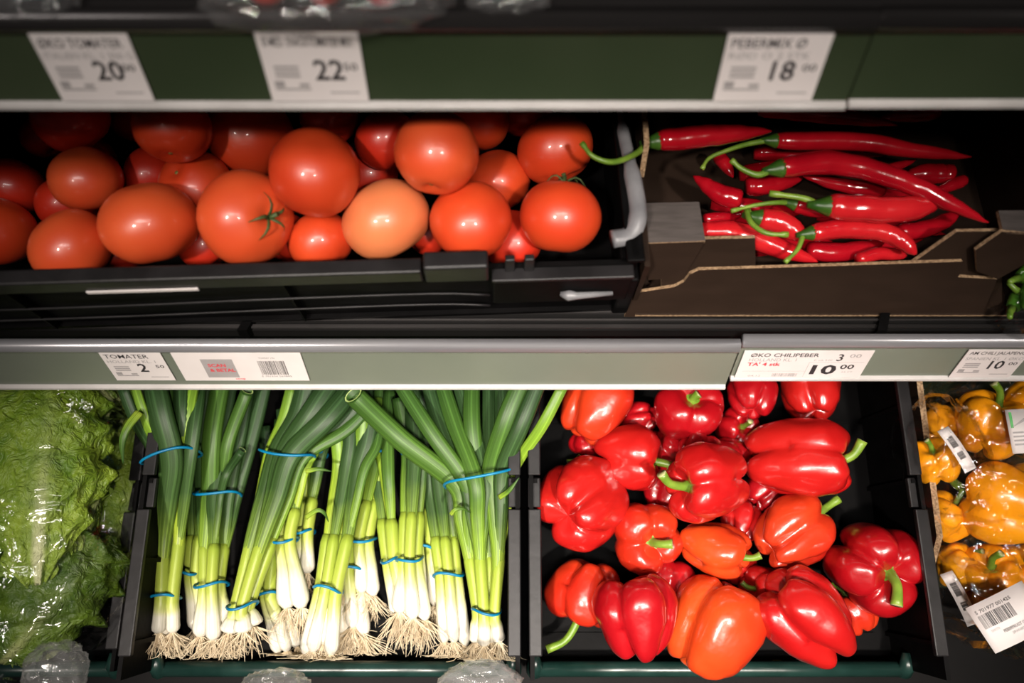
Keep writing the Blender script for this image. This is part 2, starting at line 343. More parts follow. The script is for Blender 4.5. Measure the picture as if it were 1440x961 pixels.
def std(title, sub, big, small, titlew, note=None):
    def d(m, w, h):
        print_text(m, title, .05*w, .8*h, titlew*w, .14*h, 0, bold=.008)
        if sub: print_text(m, sub, .05*w, .64*h, min(.92, titlew*1.1)*w, .1*h, 1, bold=.004)
        print_text(m, big, .5*w, .32*h, None, .3*h, 0, bold=.02)
        print_text(m, small, .8*w, .46*h, .14*w, .11*h, 0, bold=.01)
        for k in range(3): rect(m, .1*w, (.36+.065*k)*h, .25*w, .04*h, 1)
        rect(m, .07*w, .17*h, .36*w, .03*h, 1); rect(m, .07*w, .21*h, .1*w, .1*h, 1); rect(m, .32*w, .22*h, .1*w, .05*h, 1)
        rect(m, .62*w, .12*h, .3*w, .025*h, 1)
    return d
price_tag(RAIL_U, 88, 217, 139, .04, 'white price tag for organic tomatoes on the dark green rail', std('ØKO TOMATER', 'ITALIEN KL. 1 350 G', '20', '00', .86))
price_tag(RAIL_U, 382, 518, 134, .041, 'white price tag for snack tomato mix on the dark green rail', std('Ø-MED. SNACKTOMATER MIX', None, '22', '50', .88))
price_tag(RAIL_U, 1003, 1141, 139, .04, 'white price tag for mixed peppers on the dark green rail, above the chillies', std('PEBERMIX Ø', 'RØD O 2 STK', '18', '00', .72))
price_tag(RAIL_L, 162, 245, 530, .0385, 'small white price tag for loose tomatoes on the grey-green rail', std('TOMATER', 'HOLLAND KL. 1', '2', '50', .72), fwd=.0045)
def scan(m, w, h):
    rect(m, .2*w, .12*h, .25*w, .66*h, 1, .00052)
    print_text(m, 'SCAN', .24*w, .5*h, .14*w, .12*h, 2, bold=.03); print_text(m, '& BETAL', .24*w, .33*h, .2*w, .12*h, 2, bold=.03)
    print_text(m, 'coop', .41*w, .03*h, .08*w, .06*h, 2, bold=.03)
    barcode(m, .64*w, .22*h, .22*w, .5*h, 4); print_text(m, 'TOMAT MV', .66*w, .8*h, .13*w, .04*h, 0); print_text(m, '5 701234 567892', .63*w, .14*h, .24*w, .05*h, 0)
price_tag(RAIL_L, 259, 434, 530, .0385, 'wide white scan and pay label with barcode on the grey-green rail', scan, fwd=.0047)
def oko(m, w, h):
    print_text(m, 'ØKO CHILIPEBER', .06*w, .78*h, .53*w, .13*h, 0, bold=.015); print_text(m, 'HOLLAND KL. 1', .06*w, .62*h, .37*w, .11*h, 1, bold=.003)
    print_text(m, "TA' 4 stk", .06*w, .45*h, .26*w, .13*h, 2, bold=.03); print_text(m, 'P. stk 3,00', .57*w, .62*h, .14*w, .07*h, 1)
    print_text(m, '3', .74*w, .63*h, None, .25*h, 0, bold=.01); print_text(m, '00', .83*w, .75*h, .09*w, .13*h, 1, bold=.005)
    print_text(m, '10', .58*w, .13*h, .2*w, .36*h, 0, bold=.03); print_text(m, '00', .8*w, .33*h, .11*w, .17*h, 0, bold=.02)
    barcode(m, .29*w, .05*h, .2*w, .12*h, 9, 1); print_text(m, '04.12', .1*w, .05*h, .1*w, .06*h, 1); rect(m, .04*w, .25*h, .5*w, .008*h, 1); rect(m, .54*w, .05*h, .003*w, .52*h, 1); rect(m, .54*w, .57*h, .43*w, .008*h, 1)
    print_text(m, '25 PT', .83*w, .2*h, .09*w, .05*h, 1)
price_tag(RAIL_L, 1033, 1208, 530, .0375, 'wide white organic chilli price tag with a red offer line on the rail', oko, fwd=.0016)
price_tag(RAIL_L, 1333, 1418, 531, .0385, 'white jalapeno chilli price tag priced 10 on the grey-green rail', std('AM CHILI JALAPENO', 'SPANIEN KL. 1 ØKO', '10', '00', .9), fwd=.0014)
# ------------------------------------------------------------------ crates
def crate(label, p_fl, width, depth, height, yaw, tilt, floor_mat='black', front='black_rim', front_h=None, steps=True, slots=True):
    """p_fl: front left lower corner in world; local x right, y to the back, z up"""
    e = empty('plastic_crate', p_fl, (tilt, 0, yaw)); tag(e, label, 'crate')
    w, d, h, t = width, depth, height, .004; fh = front_h or h
    mb = MB(); mb.box(0, w, 0, d, 0, .004); mb.build('crate_floor', floor_mat, e, False)
    for i in range(9):
        y = .03+(d-.06)*i/8
        mb = MB(); mb.box(.02, w-.02, y-.0015, y+.0015, .004, .0062); mb.build('floor_rib', 'black', e, False)
    for s, x0 in (('l', 0), ('r', w-t)):
        mb = MB(); mb.box(x0, x0+t, 0, d, 0, h-.002); wl = mb.build('side_wall', 'black', e, False)
        # rim in three lengths, the middle one dropped for the grip
        xa, xb = (x0-.001, x0+t+.007) if s == 'l' else (x0-.007, x0+t+.001)
        segs = [(0.02, .3*d, h), (.3*d+.002, .36*d, h-.007), (.36*d+.002, .62*d, h-.001), (.62*d+.002, d, h)]
        for (a, b, z) in segs:
            m2 = MB(); m2.box(xa, xb, a, b, z-.006, z); m2.build('rim', 'black_rim', e, False, .0012)
        for i in range(7):
            y = .03+(d-.06)*i/6; m2 = MB(); m2.box(x0+(t if s == 'l' else -.004), x0+(t+.004 if s == 'l' else 0), y-.002, y+.002, .004, h-.006); m2.build('wall_rib', 'black', e, False)
    mb = MB(); mb.box(0, w, d-t, d, 0, h); mb.build('back_wall', 'black', e, False)
    return e
def front_simple(e, w, h, mat):
    mb = MB(); mb.box(.001, w-.001, 0, .004, 0, h-.004); mb.build('front_wall', 'black', e, False)
    mb = MB(); mb.tube([(.006, 0, h), (w*.33, 0, h), (w*.66, 0, h), (w-.006, 0, h)], [.0075]*4, 10, flat=[(1, 1)]*4); mb.build('front_rim', mat, e)
    for x in (.006, w-.006):
        mb = MB(); mb.tube([(x, -.001, h-.028), (x, -.001, h+.001), (x, .004, h+.008), (x, .016, h+.01)], [.0085, .0085, .0075, .004], 10); mb.build('corner_post', mat, e)
CH = .105; FH = .03
def rim_x(u, v): return hit(u, v, BED+BN*CH, BN).x
def base_corner(x): return Vector((x, BED.y, BED.z))-BN*.0045
f0 = hit(450, 942, BED+BN*FH, BN); frontshift = (f0-BED).dot(BD)
def bottom_crate(label, xl, xr, ch=None):
    ch = ch or CH; c = crate(label, Vector((xl, BED.y, BED.z))+BD*frontshift-BN*.0045, xr-xl, .5, ch, 0, BT); front_simple(c, xr-xl, FH, 'darkgreen'); return c
xo0, xo1 = (rim_x(163, 930)+rim_x(206, 590))/2, rim_x(731, 800)
xp0, xp1 = rim_x(745, 800), (rim_x(1329, 930)+rim_x(1292, 590)+rim_x(1319, 750))/3
bottom_crate('black plastic crate with green front rim holding the spring onions', xo0, xo1)
bottom_crate('black plastic crate with green front rim holding the red peppers', xp0, xp1)
bottom_crate('black plastic crate with green front rim holding the bagged lettuce', xo0-.42, xo0-.03, .05)
# tomato crate
yaw = R(2.2); t_corner = hit(874, 440, PD, DN)
TW, TD, TH = .56, .36, .091
dirx = Vector((math.cos(yaw), math.sin(yaw), 0)); tc0 = t_corner-dirx*TW; tc0.z = t_corner.z+.003
# keep the crate on the sloping deck
ct = empty('plastic_crate', tc0, (R(12), 0, yaw)); tag(ct, 'black plastic crate with ribbed front and grey side bar holding the tomatoes', 'crate')
bpy.context.view_layer.update(); CTM = ct.matrix_world.copy()
mb = MB(); mb.box(0, TW, 0, TD, 0, .004); mb.build('crate_floor', 'black', ct, False)
mb = MB(); mb.box(0, TW, .004, .008, .004, TH*.86); mb.build('front_wall', 'black', ct, False)
xt = TW-.155
mb = MB(); mb.box(0, xt-.002, -.004, .008, TH*.82, TH); mb.build('front_rim', 'black_rim', ct, False, .0015)
mb = MB(); mb.box(xt, xt+.046, -.006, .008, TH*.84, TH+.009); mb.build('rim_grip', 'black_rim', ct, False, .002)
mb = MB(); mb.box(xt+.048, TW-.002, -.005, .006, TH*.36, TH*.8); mb.build('front_plate', 'black', ct, False, .002)
mb = MB(); mb.box(xt+.048, TW-.002, -.006, .007, TH*.8, TH*.84); mb.build('plate_ledge', 'black_rim', ct, False, .001)
mb = MB(); mb.tube([(xt+.1, -.006, TH*.56), (xt+.106, -.008, TH*.57), (xt+.112, -.008, TH*.56), (xt+.14, -.006, TH*.54)], [.002, .0045, .003, .0018], 8); mb.build('latch', 'greyplastic', ct)
for z in (.56, .34):
    mb = MB(); mb.tube(catmull([(0, -.003, TH*(z-.06)), (TW*.3, -.003, TH*(z-.04)), (TW*.5, -.004, TH*(z+.02)), (xt, -.003, TH*(z+.01)), (xt+.046, -.003, TH*(z-.05))], 4), [.0011]*17, 6); mb.build('front_rib', 'black_rim', ct)
for x in (.1, .3):
    mb = MB(); mb.box(x-.0008, x+.0008, -.0032, .004, .006, TH*.82); mb.build('front_rib', 'black', ct, False)
for x in (xt+.058, xt+.072):
    mb = MB(); mb.box(x, x+.007, .001, .006, TH*.84, TH+.004); mb.build('rim_tab', 'black_rim', ct, False, .001)
for x0 in (0, TW-.005):
    mb = MB(); mb.box(x0, x0+.005, .004, TD, 0, TH); mb.build('side_wall', 'black', ct, False)
    mb = MB(); mb.box(x0-.004, x0+.009, .0, TD, TH-.004, TH); mb.build('rim', 'black', ct, False, .001)
    m2 = MB(); m2.box(x0-.004, x0+.009, -.003, .03, 0, TH*.7); m2.build('corner_post', 'black', ct, False, .002)
mb = MB(); mb.box(0, TW, TD-.005, TD, 0, TH+.01); mb.build('back_wall', 'black', ct, False)
mb = MB(); mb.tube(catmull([(TW-.018, .02, TH-.004), (TW-.004, .024, TH-.004), (TW+.002, .04, TH+.001), (TW, .08, TH+.001), (TW-.003, .12, TH-.001), (TW-.004, .16, TH-.004)], 5), [.0072]*10+[.0066]*5+[.005]*5+[.003]*5+[.0012], 10, flat=[(1, .8)]*26); mb.build('side_bar', 'greyplastic', ct)
mb = MB(); mb.box(.16, .24, -.0052, -.0042, TH*.815, TH*.85); mb.build('paper_strip', 'paper', ct, False)
# ------------------------------------------------------------------ cardboard chilli box
def plate(name, pts, thick, n, parent, mats=('card', 'cardedge')):
    mb = MB(); P = [Vector(p) for p in pts]; Q = [p+Vector(n)*thick for p in P]; k = len(P)
    mb.add(P+Q, [tuple(range(k))[::-1], tuple(range(k, 2*k))], 0)
    for i in range(k):
        j = (i+1) % k; mb.add([P[i], P[j], Q[j], Q[i]], [(0, 1, 2, 3)], 1)
    return mb.build(name, list(mats), parent, False)
cbx = hit(880, 446, PD, DN)
CF = Vector((0, -math.cos(R(6)), -math.sin(R(6))*0+math.sin(R(12)))).normalized()   # front panel leans with the deck
CF = Vector((0, -math.cos(R(12)), math.sin(R(12))))
cb = empty('cardboard_box', cbx); tag(cb, 'open brown cardboard box with folded corner tabs holding the red chillies', 'box')
def fp(u, v, back=0): return hit(u, v, cbx-CF*back, CF)-cbx
LIP = [(878, 446), (889, 413), (948, 404), (962, 397), (970, 386), (983, 380), (1180, 374), (1354, 368), (1356, 377), (1347, 390), (1402, 393), (1384, 446)]
plate('front_lip', [fp(u, v) for u, v in LIP], .0035, -CF, cb)
plate('inner_panel', [fp(u, v, .0045) for u, v in [(930, 440), (930, 338), (1062, 335), (1063, 440)]], .0035, -CF, cb)
plate('inner_panel', [fp(u, v, .0045) for u, v in [(1240, 440), (1262, 385), (1346, 326), (1409, 325), (1409, 440)]], .0035, -CF, cb)
plate('corner_tab', [fp(u, v, -.004) for u, v in [(911, 394), (904, 343), (991, 340), (966, 383), (946, 392)]], .0032, -CF, cb)
plate('corner_tab', [fp(u, v, -.004) for u, v in [(1374, 382), (1372, 352), (1409, 326), (1500, 330), (1480, 350), (1403, 393)]], .0032, -CF, cb)
# corner top flaps: lie level with the deck slope
def flap(uvs, uvref):
    z0 = fp(*uvref, -.004)+cbx
    plate('top_flap', [hit(u, v, z0, DN)-cbx for u, v in uvs], .0032, -DN, cb, ('cardtop', 'cardedge'))
flap([(904, 342), (898, 286), (983, 284), (992, 339)], (948, 341)); flap([(1411, 328), (1404, 296), (1500, 296), (1512, 330)], (1440, 328))
xl = fp(900, 400).x; xr = fp(1432, 420).x
def sidewall(x, hf):
    a = Vector((x, .0, -.002)); dv = Vector((0, math.cos(R(12)), math.sin(R(12))))
    plate('side_wall', [a+dv*.008, a+dv*.008+DN*hf, a+dv*.1+DN*hf, a+dv*.34+DN*hf, a+dv*.34], .004, (1, 0, 0), cb, ('card', 'card'))
    plate('wall_flap', [a+dv*.085+DN*(hf+.0005), a+dv*.095+DN*(hf+.03), a+dv*.34+DN*(hf+.03), a+dv*.34+DN*(hf+.0005)], .004, (1, 0, 0), cb)
sidewall(xl-.004, .08); sidewall(xr, .08)
dv = Vector((0, math.cos(R(12)), math.sin(R(12))))
plate('box_floor', [Vector((xl, 0, .001)), Vector((xr, 0, .001)), Vector((xr, 0, .001))+dv*.34, Vector((xl, 0, .001))+dv*.34], .003, DN, cb)
plate('back_wall', [Vector((xl, 0, .001))+dv*.34, Vector((xr, 0, .001))+dv*.34, Vector((xr, 0, .001))+dv*.34+DN*.11, Vector((xl, 0, .001))+dv*.34+DN*.11], .004, dv, cb)
# ------------------------------------------------------------------ piles: settle along the camera ray
def settle(items, p0, n, slack=.94, lift=0, dmin=.3):
    """items: dicts with u, v, rpx ; gives pos and r. Later ones rest on earlier ones."""
    done = []
    for it in items:
        d = ray(it['u'], it['v']); k = (Vector(p0)-CAM).dot(n)/d.dot(n)
        best = None
        kk = k
        while kk > dmin:
            pos = CAM+d*kk; r = it['rpx']*kk/FPX*it.get('rs', 1)
            if (pos-Vector(p0)).dot(n) >= r*.97+lift+it.get('lift', 0) and all((pos-q['pos']).length >= slack*(r+q['r']) for q in done): best = (pos, r, kk); break
            kk -= .002
        it['pos'], it['r'], it['dep'] = best; done.append(it)
    return items
# ------------------------------------------------------------------ tomatoes
def tomato_mesh(seed, squash, lob):
    r = random.Random(seed); mb = MB(); nu, nv = 28, 18; vs = []; n = r.choice([4, 5, 6]); ph = r.random()*6
    for i in range(nv+1):
        a = math.pi*i/nv
        for j in range(nu):
            b = 2*math.pi*j/nu
            rr = math.sin(a)**.92*(1+lob*math.cos(n*b+ph)*max(0, math.cos(a))**1.5); z = math.cos(a)*squash
            z -= .16*math.exp(-(rr/.22)**2)*(1 if a < 1.57 else -.2)
            p = Vector((rr*math.cos(b), rr*math.sin(b), z)); p *= 1+.03*noise.noise(p*1.3+Vector((seed*3.1, 0, 0))); vs.append(p)
    fs = [(i*nu+j, (i+1)*nu+j, (i+1)*nu+(j+1) % nu, i*nu+(j+1) % nu) for i in range(nv) for j in range(nu)]
    mb.add(vs, fs); return mb, .84*squash
def make_tomato(it, i):
    r0 = random.Random(100+i)
    mb, top = tomato_mesh(i, it.get('sq', .88), .035)
    s = it['r']*1.03
    mb.v = [tuple(Vector(p)*s) for p in mb.v]
    e = empty('tomato'); mb.build('flesh', it['m'], e)
    ax = it.get('ax') or (r0.uniform(-.5, .5), r0.uniform(-.9, -.2), r0.uniform(-.6, .2))
    frame_obj(e, it['pos'], camdir(*ax), r0.random()*6)
    if it.get('cal'):
        c = MB(); zt = top*s
        for k in range(5):
            an = 2*math.pi*k/5+r0.uniform(-.2, .2); L = s*r0.uniform(.34, .52); cu = r0.uniform(-.1, .5)
            pts = [Vector((math.cos(an+cu*t)*L*t, math.sin(an+cu*t)*L*t, zt+s*(.05+.22*math.sin(t*2.6)-(.12*t*t))*1)) for t in (0, .25, .5, .75, 1)]
            c.tube(pts, [s*.05, s*.045, s*.036, s*.024, s*.008], 6, flat=[(1, .5)]*5)
        c.build('calyx', 'calyx', e)
        m2 = MB(); m2.tube([(0, 0, zt), (.02*s, 0, zt+.16*s), (.08*s, .03*s, zt+.3*s)], [s*.05, s*.045, s*.055], 8); m2.build('stem', 'calyx', e)
    else:
        m2 = MB(); m2.tube([(0, 0, top*s-.05*s), (0, 0, top*s+.012*s)], [s*.08, s*.05], 10); m2.build('stem_scar', 'scar', e)
    tag(e, it['lab'], 'tomato', it.get('grp')); return e
TB = 'dim red tomato deep in the back or bottom of the crate'
GB = 'tomatoes in the dim back and bottom of the crate'
def T(u, v, r, m='tom_red', lab=None, **k):
    d = dict(u=u, v=v, rpx=r, m=m, lab=lab or TB, **k)
    if not lab: d['grp'] = GB
    return d
TOM = [T(20, 262, 40, 'tom_dark'), T(95, 288, 40, 'tom_dark'), T(165, 352, 34, 'tom_dark'), T(288, 345, 36, 'tom_dark'), T(215, 246, 40, 'tom_dark'), T(520, 246, 40, 'tom_dark'), T(720, 338, 42, 'tom_dark'), T(405, 335, 36, 'tom_dark'), T(600, 330, 30, 'tom_dark'),
 T(188, 172, 30, 'tom_dark'), T(62, 192, 30, 'tom_dark'), T(463, 166, 40, 'tom_dark'), T(740, 160, 38, 'tom_dark'), T(130, 225, 34, 'tom_dark'), T(672, 170, 44, 'tom_red', 'red tomato under the dark rail, peeping out behind a large rounded one'),
 T(100, 165, 50, 'tom_dark'), T(543, 197, 43, 'tom_dark', 'dull red oval tomato in the back, leaning on a large rounded one'),
 T(275, 262, 50, 'tom_red', 'red tomato showing its brown stem scar to the front', ax=(-.25, .25, .75)),
 T(700, 254, 45, 'tom_red', 'half hidden red tomato wedged behind the front row near the crate end'),
 T(451, 340, 44, 'tom_red', 'low red tomato sunk behind the front rim between two big ones'),
 T(243, 180, 51, 'tom_red', 'red tomato with two glints in the back row beside a larger one'),
 T(350, 188, 61, 'tom_red', 'large red tomato in the back row just under the green rail'),
 T(121, 252, 47, 'tom_mid', 'orange-red tomato with a streaky glint in the second row'),
 T(-4, 325, 50, 'tom_red', 'shaded red tomato in the front row, furthest from the chilli box'),
 T(100, 348, 54, 'tom_mid', 'small glossy orange-red tomato low in the front row'),
 T(781, 210, 53, 'tom_red', 'bright red tomato in the upper layer next to the grey side bar', sq=.86),
 T(210, 314, 65, 'tom_mid', 'large smooth orange-red tomato in the front row, without a stem', sq=.82),
 T(346, 307, 65, 'tom_mid', 'large orange-red tomato with a curly green calyx on its side', cal=True, ax=(.78, -.08, .62)),
 T(543, 309, 62, 'tom_pale', 'pale orange unripe tomato in the front row', sq=.84),
 T(662, 310, 56, 'tom_red', 'scarlet tomato in the front row behind the raised crate grip'),
 T(788, 305, 56, 'tom_red', 'scarlet tomato with a green stem tip in the front corner of the crate', cal=True, ax=(.12, .86, .1)),
 T(443, 243, 61, 'tom_red', 'large red tomato resting on top of the front row', sq=.95),
 T(614, 215, 58, 'tom_mid', 'large rounded orange-red tomato on top of the second row', sq=.95)]
settle(TOM, CTM.translation+DN*.004, DN, .95)
for i, it in enumerate(TOM): make_tomato(it, i)
# ------------------------------------------------------------------ chillies
BOXF = cbx+Vector((0, 0, .004))
def chp(u, v, h): return hit(u, v, BOXF+DN*h, DN)
def chilli(body, w, h, label, stem=None, mat='chilli', tipfine=True, seed=0, grp=None, h2=None):
    """body: pixels from the stalk end to the tip; w: thickness in pixels; h: height above the box floor"""
    h2 = h if h2 is None else h2; n = len(body)
    P = [chp(u, v, lerp(h, h2, i/(n-1))) for i, (u, v) in enumerate(body)]
    o = P[0].copy(); e = empty('chilli_pepper', o); tag(e, label, 'chilli', grp)
    C = catmull([p-o for p in P], 8); k = len(C); sc = depth_of(P[0])/FPX; r0 = w*.5*sc; rad = []
    for i in range(k):
        t = i/(k-1)
        pr = interp([(0, .72), (.05, .92), (.2, 1), (.5, .92), (.75, .68), (.92, .34), (1, .06)] if tipfine else [(0, .72), (.05, .95), (.4, 1), (.75, .9), (.92, .62), (1, .15)], t)
        rad.append(r0*pr*(1+.06*noise.noise(Vector((t*7, seed*5.3, 0)))))
    C = [c+Vector((0, 0, r0*.12*noise.noise(Vector((i*.35, seed*2.7, 3))))) for i, c in enumerate(C)]
    mb = MB(); mb.tube(C, rad, 14); mb.build('pod', mat, e)
    if stem:
        D = (C[0]-C[2]).normalized()
        m2 = MB(); m2.tube([C[0]-D*r0*.22, C[0]+D*r0*.02, C[0]+D*r0*.3, C[0]+D*r0*.85, C[0]+D*r0*1.5], [r0*.79, r0*.76, r0*.64, r0*.42, r0*.25], 12); m2.build('cap', 'chcap', e)
        Q = [C[0]+D*r0*.8]+[chp(u, v, h+dh)-o for (u, v, dh) in stem]; Q = catmull(Q, 5); kk = len(Q)
        m3 = MB(); m3.tube(Q, [lerp(r0*.3, r0*.17, i/(kk-1))+(r0*.08 if i >= kk-2 else 0) for i in range(kk)], 8); m3.build('stalk', 'chstem', e)
    return e
CBK = 'red chilli tucked under the others in the cardboard box'; CGR = 'chillies buried in the pile'
K = chilli
for i, (bd, w, h, m) in enumerate([([(1000, 285), (1060, 292), (1120, 300)], 26, .014, 0), ([(1010, 350), (1090, 345), (1170, 340)], 30, .012, 0), ([(1150, 300), (1240, 315), (1330, 330)], 28, .012, 0), ([(1040, 245), (1120, 235), (1200, 240)], 26, .014, 0), ([(1180, 355), (1250, 345), (1300, 335)], 24, .012, 0), ([(1060, 215), (1150, 212), (1250, 218)], 26, .018, 0), ([(1000, 320), (1050, 310), (1100, 305)], 24, .02, 0), ([(1200, 275), (1270, 280), (1340, 275)], 28, .018, 0), ([(1009, 218), (1020, 232), (1031, 250)], 20, .03, 0), ([(989, 309), (1015, 306), (1042, 304)], 17, .034, 0), ([(1250, 236), (1270, 231), (1289, 224)], 12, .042, 0), ([(1357, 253), (1335, 262), (1312, 272)], 18, .036, 0), ([(1084, 300), (1112, 296), (1140, 291)], 22, .034, 0)]):
    K(bd, w, h, CBK, None, 'chilli', True, 40+i, CGR)
K([(1067, 152), (1138, 158), (1200, 166), (1262, 176)], 28, .06, 'dim wrinkled red chilli lying across the back of the box', None, 'chilli', True, 1)
K([(1320, 156), (1285, 161), (1235, 166)], 24, .05, 'dim red chilli with spotty glints beside the wrinkled one in the back', None, 'chilli', True, 2)
K([(1338, 246), (1310, 244), (1275, 246)], 29, .034, 'short blunt dark red chilli end beside the long curved one', None, 'chilli', False, 3)
K([(1049, 263), (1076, 261), (1104, 256), (1130, 250)], 28, .036, 'red chilli lying under the light green curved stalk', None, 'chilli', True, 4)
K([(1244, 267), (1205, 264), (1170, 258), (1129, 248)], 22, .046, 'slender red chilli pointing away beneath the long curved one', None, 'chilli', True, 5)
K([(1042, 281), (1020, 276), (998, 264), (975, 247)], 30, .05, 'red chilli with its curved tip raised above the inner card panel', None, 'chilli', True, 6)
K([(1262, 327), (1307, 321), (1348, 300)], 25, .036, 'curved red chilli rising towards the cut side of the box', None, 'chilli', False, 7)
K([(1135, 352), (1178, 355), (1215, 349), (1245, 340)], 29, .026, 'red chilli lying low below the short curved one', None, 'chilli', True, 8)
K([(1205, 366), (1236, 357), (1275, 360)], 20, .036, 'small red chilli along the front edge of the box', None, 'chilli2', False, 9)
K([(985, 325), (1049, 331), (1102, 352), (1150, 368)], 34, .036, 'bright red chilli sloping down past the inner card panel', None, 'chilli2', True, 10)
K([(1068, 307), (1100, 314), (1132, 336)], 33, .05, 'red chilli with a looping thin green stalk', [(1050, 294, .004), (1056, 313, .012), (1078, 328, .016), (1108, 330, .016)], 'chilli2', False, 11)
K([(1118, 287), (1140, 292), (1170, 300)], 26, .056, 'red chilli whose straight green stalk lies beneath a thicker pod', [(1090, 285, .004), (1060, 289, .004), (1028, 297, .003)], 'chilli', False, 12)
K([(1140, 328), (1182, 322), (1236, 325), (1267, 338), (1288, 358)], 28, .056, 'short bright red chilli bent like a hook, green stalk pointing down', [(1122, 350, 0), (1104, 369, 0)], 'chilli2', False, 13)
K([(924, 199), (985, 192), (1030, 188), (1085, 184)], 33, .092, 'red chilli with its long green stalk reaching over to the tomatoes', [(893, 217, .008), (862, 228, .016), (834, 220, .02), (818, 201, .022)], 'chilli', True, 14)
K([(1089, 198), (1200, 199), (1289, 212), (1366, 221)], 27, .074, 'long straight red chilli with forked green stalk lying on top', [(1050, 203, 0), (1027, 210, 0), (998, 222, -.002), (987, 238, -.004)], 'chilli', True, 15)
K([(1164, 290), (1222, 294), (1275, 294), (1322, 285)], 38, .072, 'thick bright red chilli with a pale green stalk on top of the pile', [(1130, 279, 0), (1082, 272, 0)], 'chilli2', False, 16)
K([(1096, 237), (1156, 229), (1213, 237), (1280, 259), (1342, 290), (1390, 313)], 34, .088, 'longest red chilli, curved over the whole pile to a thin tip', [(1066, 246, .0), (1044, 238, .002), (1028, 225, .004)], 'chilli', True, 17, h2=.076)
# ------------------------------------------------------------------ bell peppers
def pepper_body(seed, n, W, L, taper, deep):
    """unit lobed body along z (stem at +z)"""
    r = random.Random(seed); nu, nv = 60, 34; vs = []; ph = r.random()*6.28
    amp = [r.uniform(.85, 1.12) for _ in range(n)]; off = [r.uniform(-.13, .13) for _ in range(n)]; zl = [r.uniform(-.1, .1) for _ in range(n)]
    def lobe(b):
        x = (b-ph)/(2*math.pi)*n; x += .18*math.sin(b*1.0+seed); i = math.floor(x); t = x-i
        c = (1-abs(2*t-1)**3.0)          # 1 in the lobe middle, 0 in the groove
        a0 = amp[i % n]
        return c, lerp(1, a0, min(1, c*1.2)), zl[i % n]*c
    for i in range(nv+1):
        a = math.pi*i/nv; ca, sa = math.cos(a), math.sin(a)
        prof = abs(sa)**.62
        tt = (1-ca)/2                    # 0 stem end, 1 blossom end
        wid = interp([(0, .88), (.18, 1), (.4, 1), (.75, lerp(1, taper, .55)), (1, taper)], tt)
        for j in range(nu):
            b = 2*math.pi*j/nu; c, am, z0 = lobe(b)
            g = deep*(.75+.9*(tt-.4)**2*4)
            rr = prof*wid*(1-g*(1-c))*lerp(1, am, .8)
            z = (abs(ca)**.8)*(1 if ca > 0 else -1)
            if ca > 0: z -= .42*math.exp(-(rr/.36)**2)+.10*(1-c)*prof
            else: z += .34*math.exp(-(rr/.30)**2)+(.22*(1-c)+z0)*prof*max(0, -ca)**.5
            p = Vector((rr*math.cos(b)*W, rr*math.sin(b)*W, z*L))
            p += p*(.085*noise.noise(p/W*1.5+Vector((seed*1.7, seed, 0)))+.022*noise.noise(p/W*4+Vector((seed*2.7, seed, 5))))
            vs.append(p)
    fs = [(i*nu+j, (i+1)*nu+j, (i+1)*nu+(j+1) % nu, i*nu+(j+1) % nu) for i in range(nv) for j in range(nu)]
    return vs, fs
def pepper(pos, W, L, axis, roll, seed, mat, n=4, taper=.7, deep=.23, stem=1.0, bend=None, name='bell_pepper', flare=.26):
    bend_cam = bend
    """W, L: half width and half length in metres"""
    vs, fs = pepper_body(seed, n, W, L, taper, deep); mb = MB(); mb.add(vs, fs)
    e = empty(name); mb.build('flesh', mat, e); r = random.Random(seed)
    frame_obj(e, pos, axis, roll)
    z0 = L*(1-.42)-.002; k = 11; c = MB(); vs = [(0, 0, z0+W*.1)]; fs = []
    for ring, (rr, zz) in enumerate([(.16, .1), (flare, .04), (flare*1.06, -.02)]):
        for j in range(k):
            an = 2*math.pi*j/k; q = rr*(1+(.16 if ring else .02)*math.cos(an*5.5)); vs.append((math.cos(an)*q*W, math.sin(an)*q*W, z0+zz*W+(rr**2)*W*.6))
    for j in range(k):
        fs.append((0, 1+j, 1+(j+1) % k))
        for q in (0, 1): fs.append((1+q*k+j, 1+(q+1)*k+j, 1+(q+1)*k+(j+1) % k, 1+q*k+(j+1) % k))
    c.add(vs, fs); cal = c.build('calyx', 'stem', e)
    if stem:
        Ls = W*.85*stem; lb = e.matrix_world.to_3x3().transposed() @ (RGT*bend[0]+UPV*bend[1]) if bend else Vector((r.uniform(-.6, .6), r.uniform(-.6, .6), 0)); bx, by = lb.x, lb.y
        pts = catmull([(0, 0, z0), (bx*Ls*.06, by*Ls*.06, z0+Ls*.35), (bx*Ls*.3, by*Ls*.3, z0+Ls*.72), (bx*Ls*.85, by*Ls*.85, z0+Ls*.98)], 4); kk = len(pts)
        m2 = MB(); m2.tube(pts, [W*interp([(0, .19), (.25, .115), (.7, .1), (1, .125)], i/(kk-1)) for i in range(kk)], 10, mi=0); m2.m[-1] = 1; m2.build('stem', ['stem', 'stemend'], e)
    return e
DP = 'dark red pepper sunk low among the others'; DG = 'peppers sunk low in the pile'
def Pp(u, v, w, l, ax, m, lab=None, lift=0, **k): return dict(lift=lift, u=u, v=v, rpx=(w+l)/4, W=w/2, L=l/2, ax=ax, m=m, lab=lab or DP, grp=None if lab else DG, k=k)
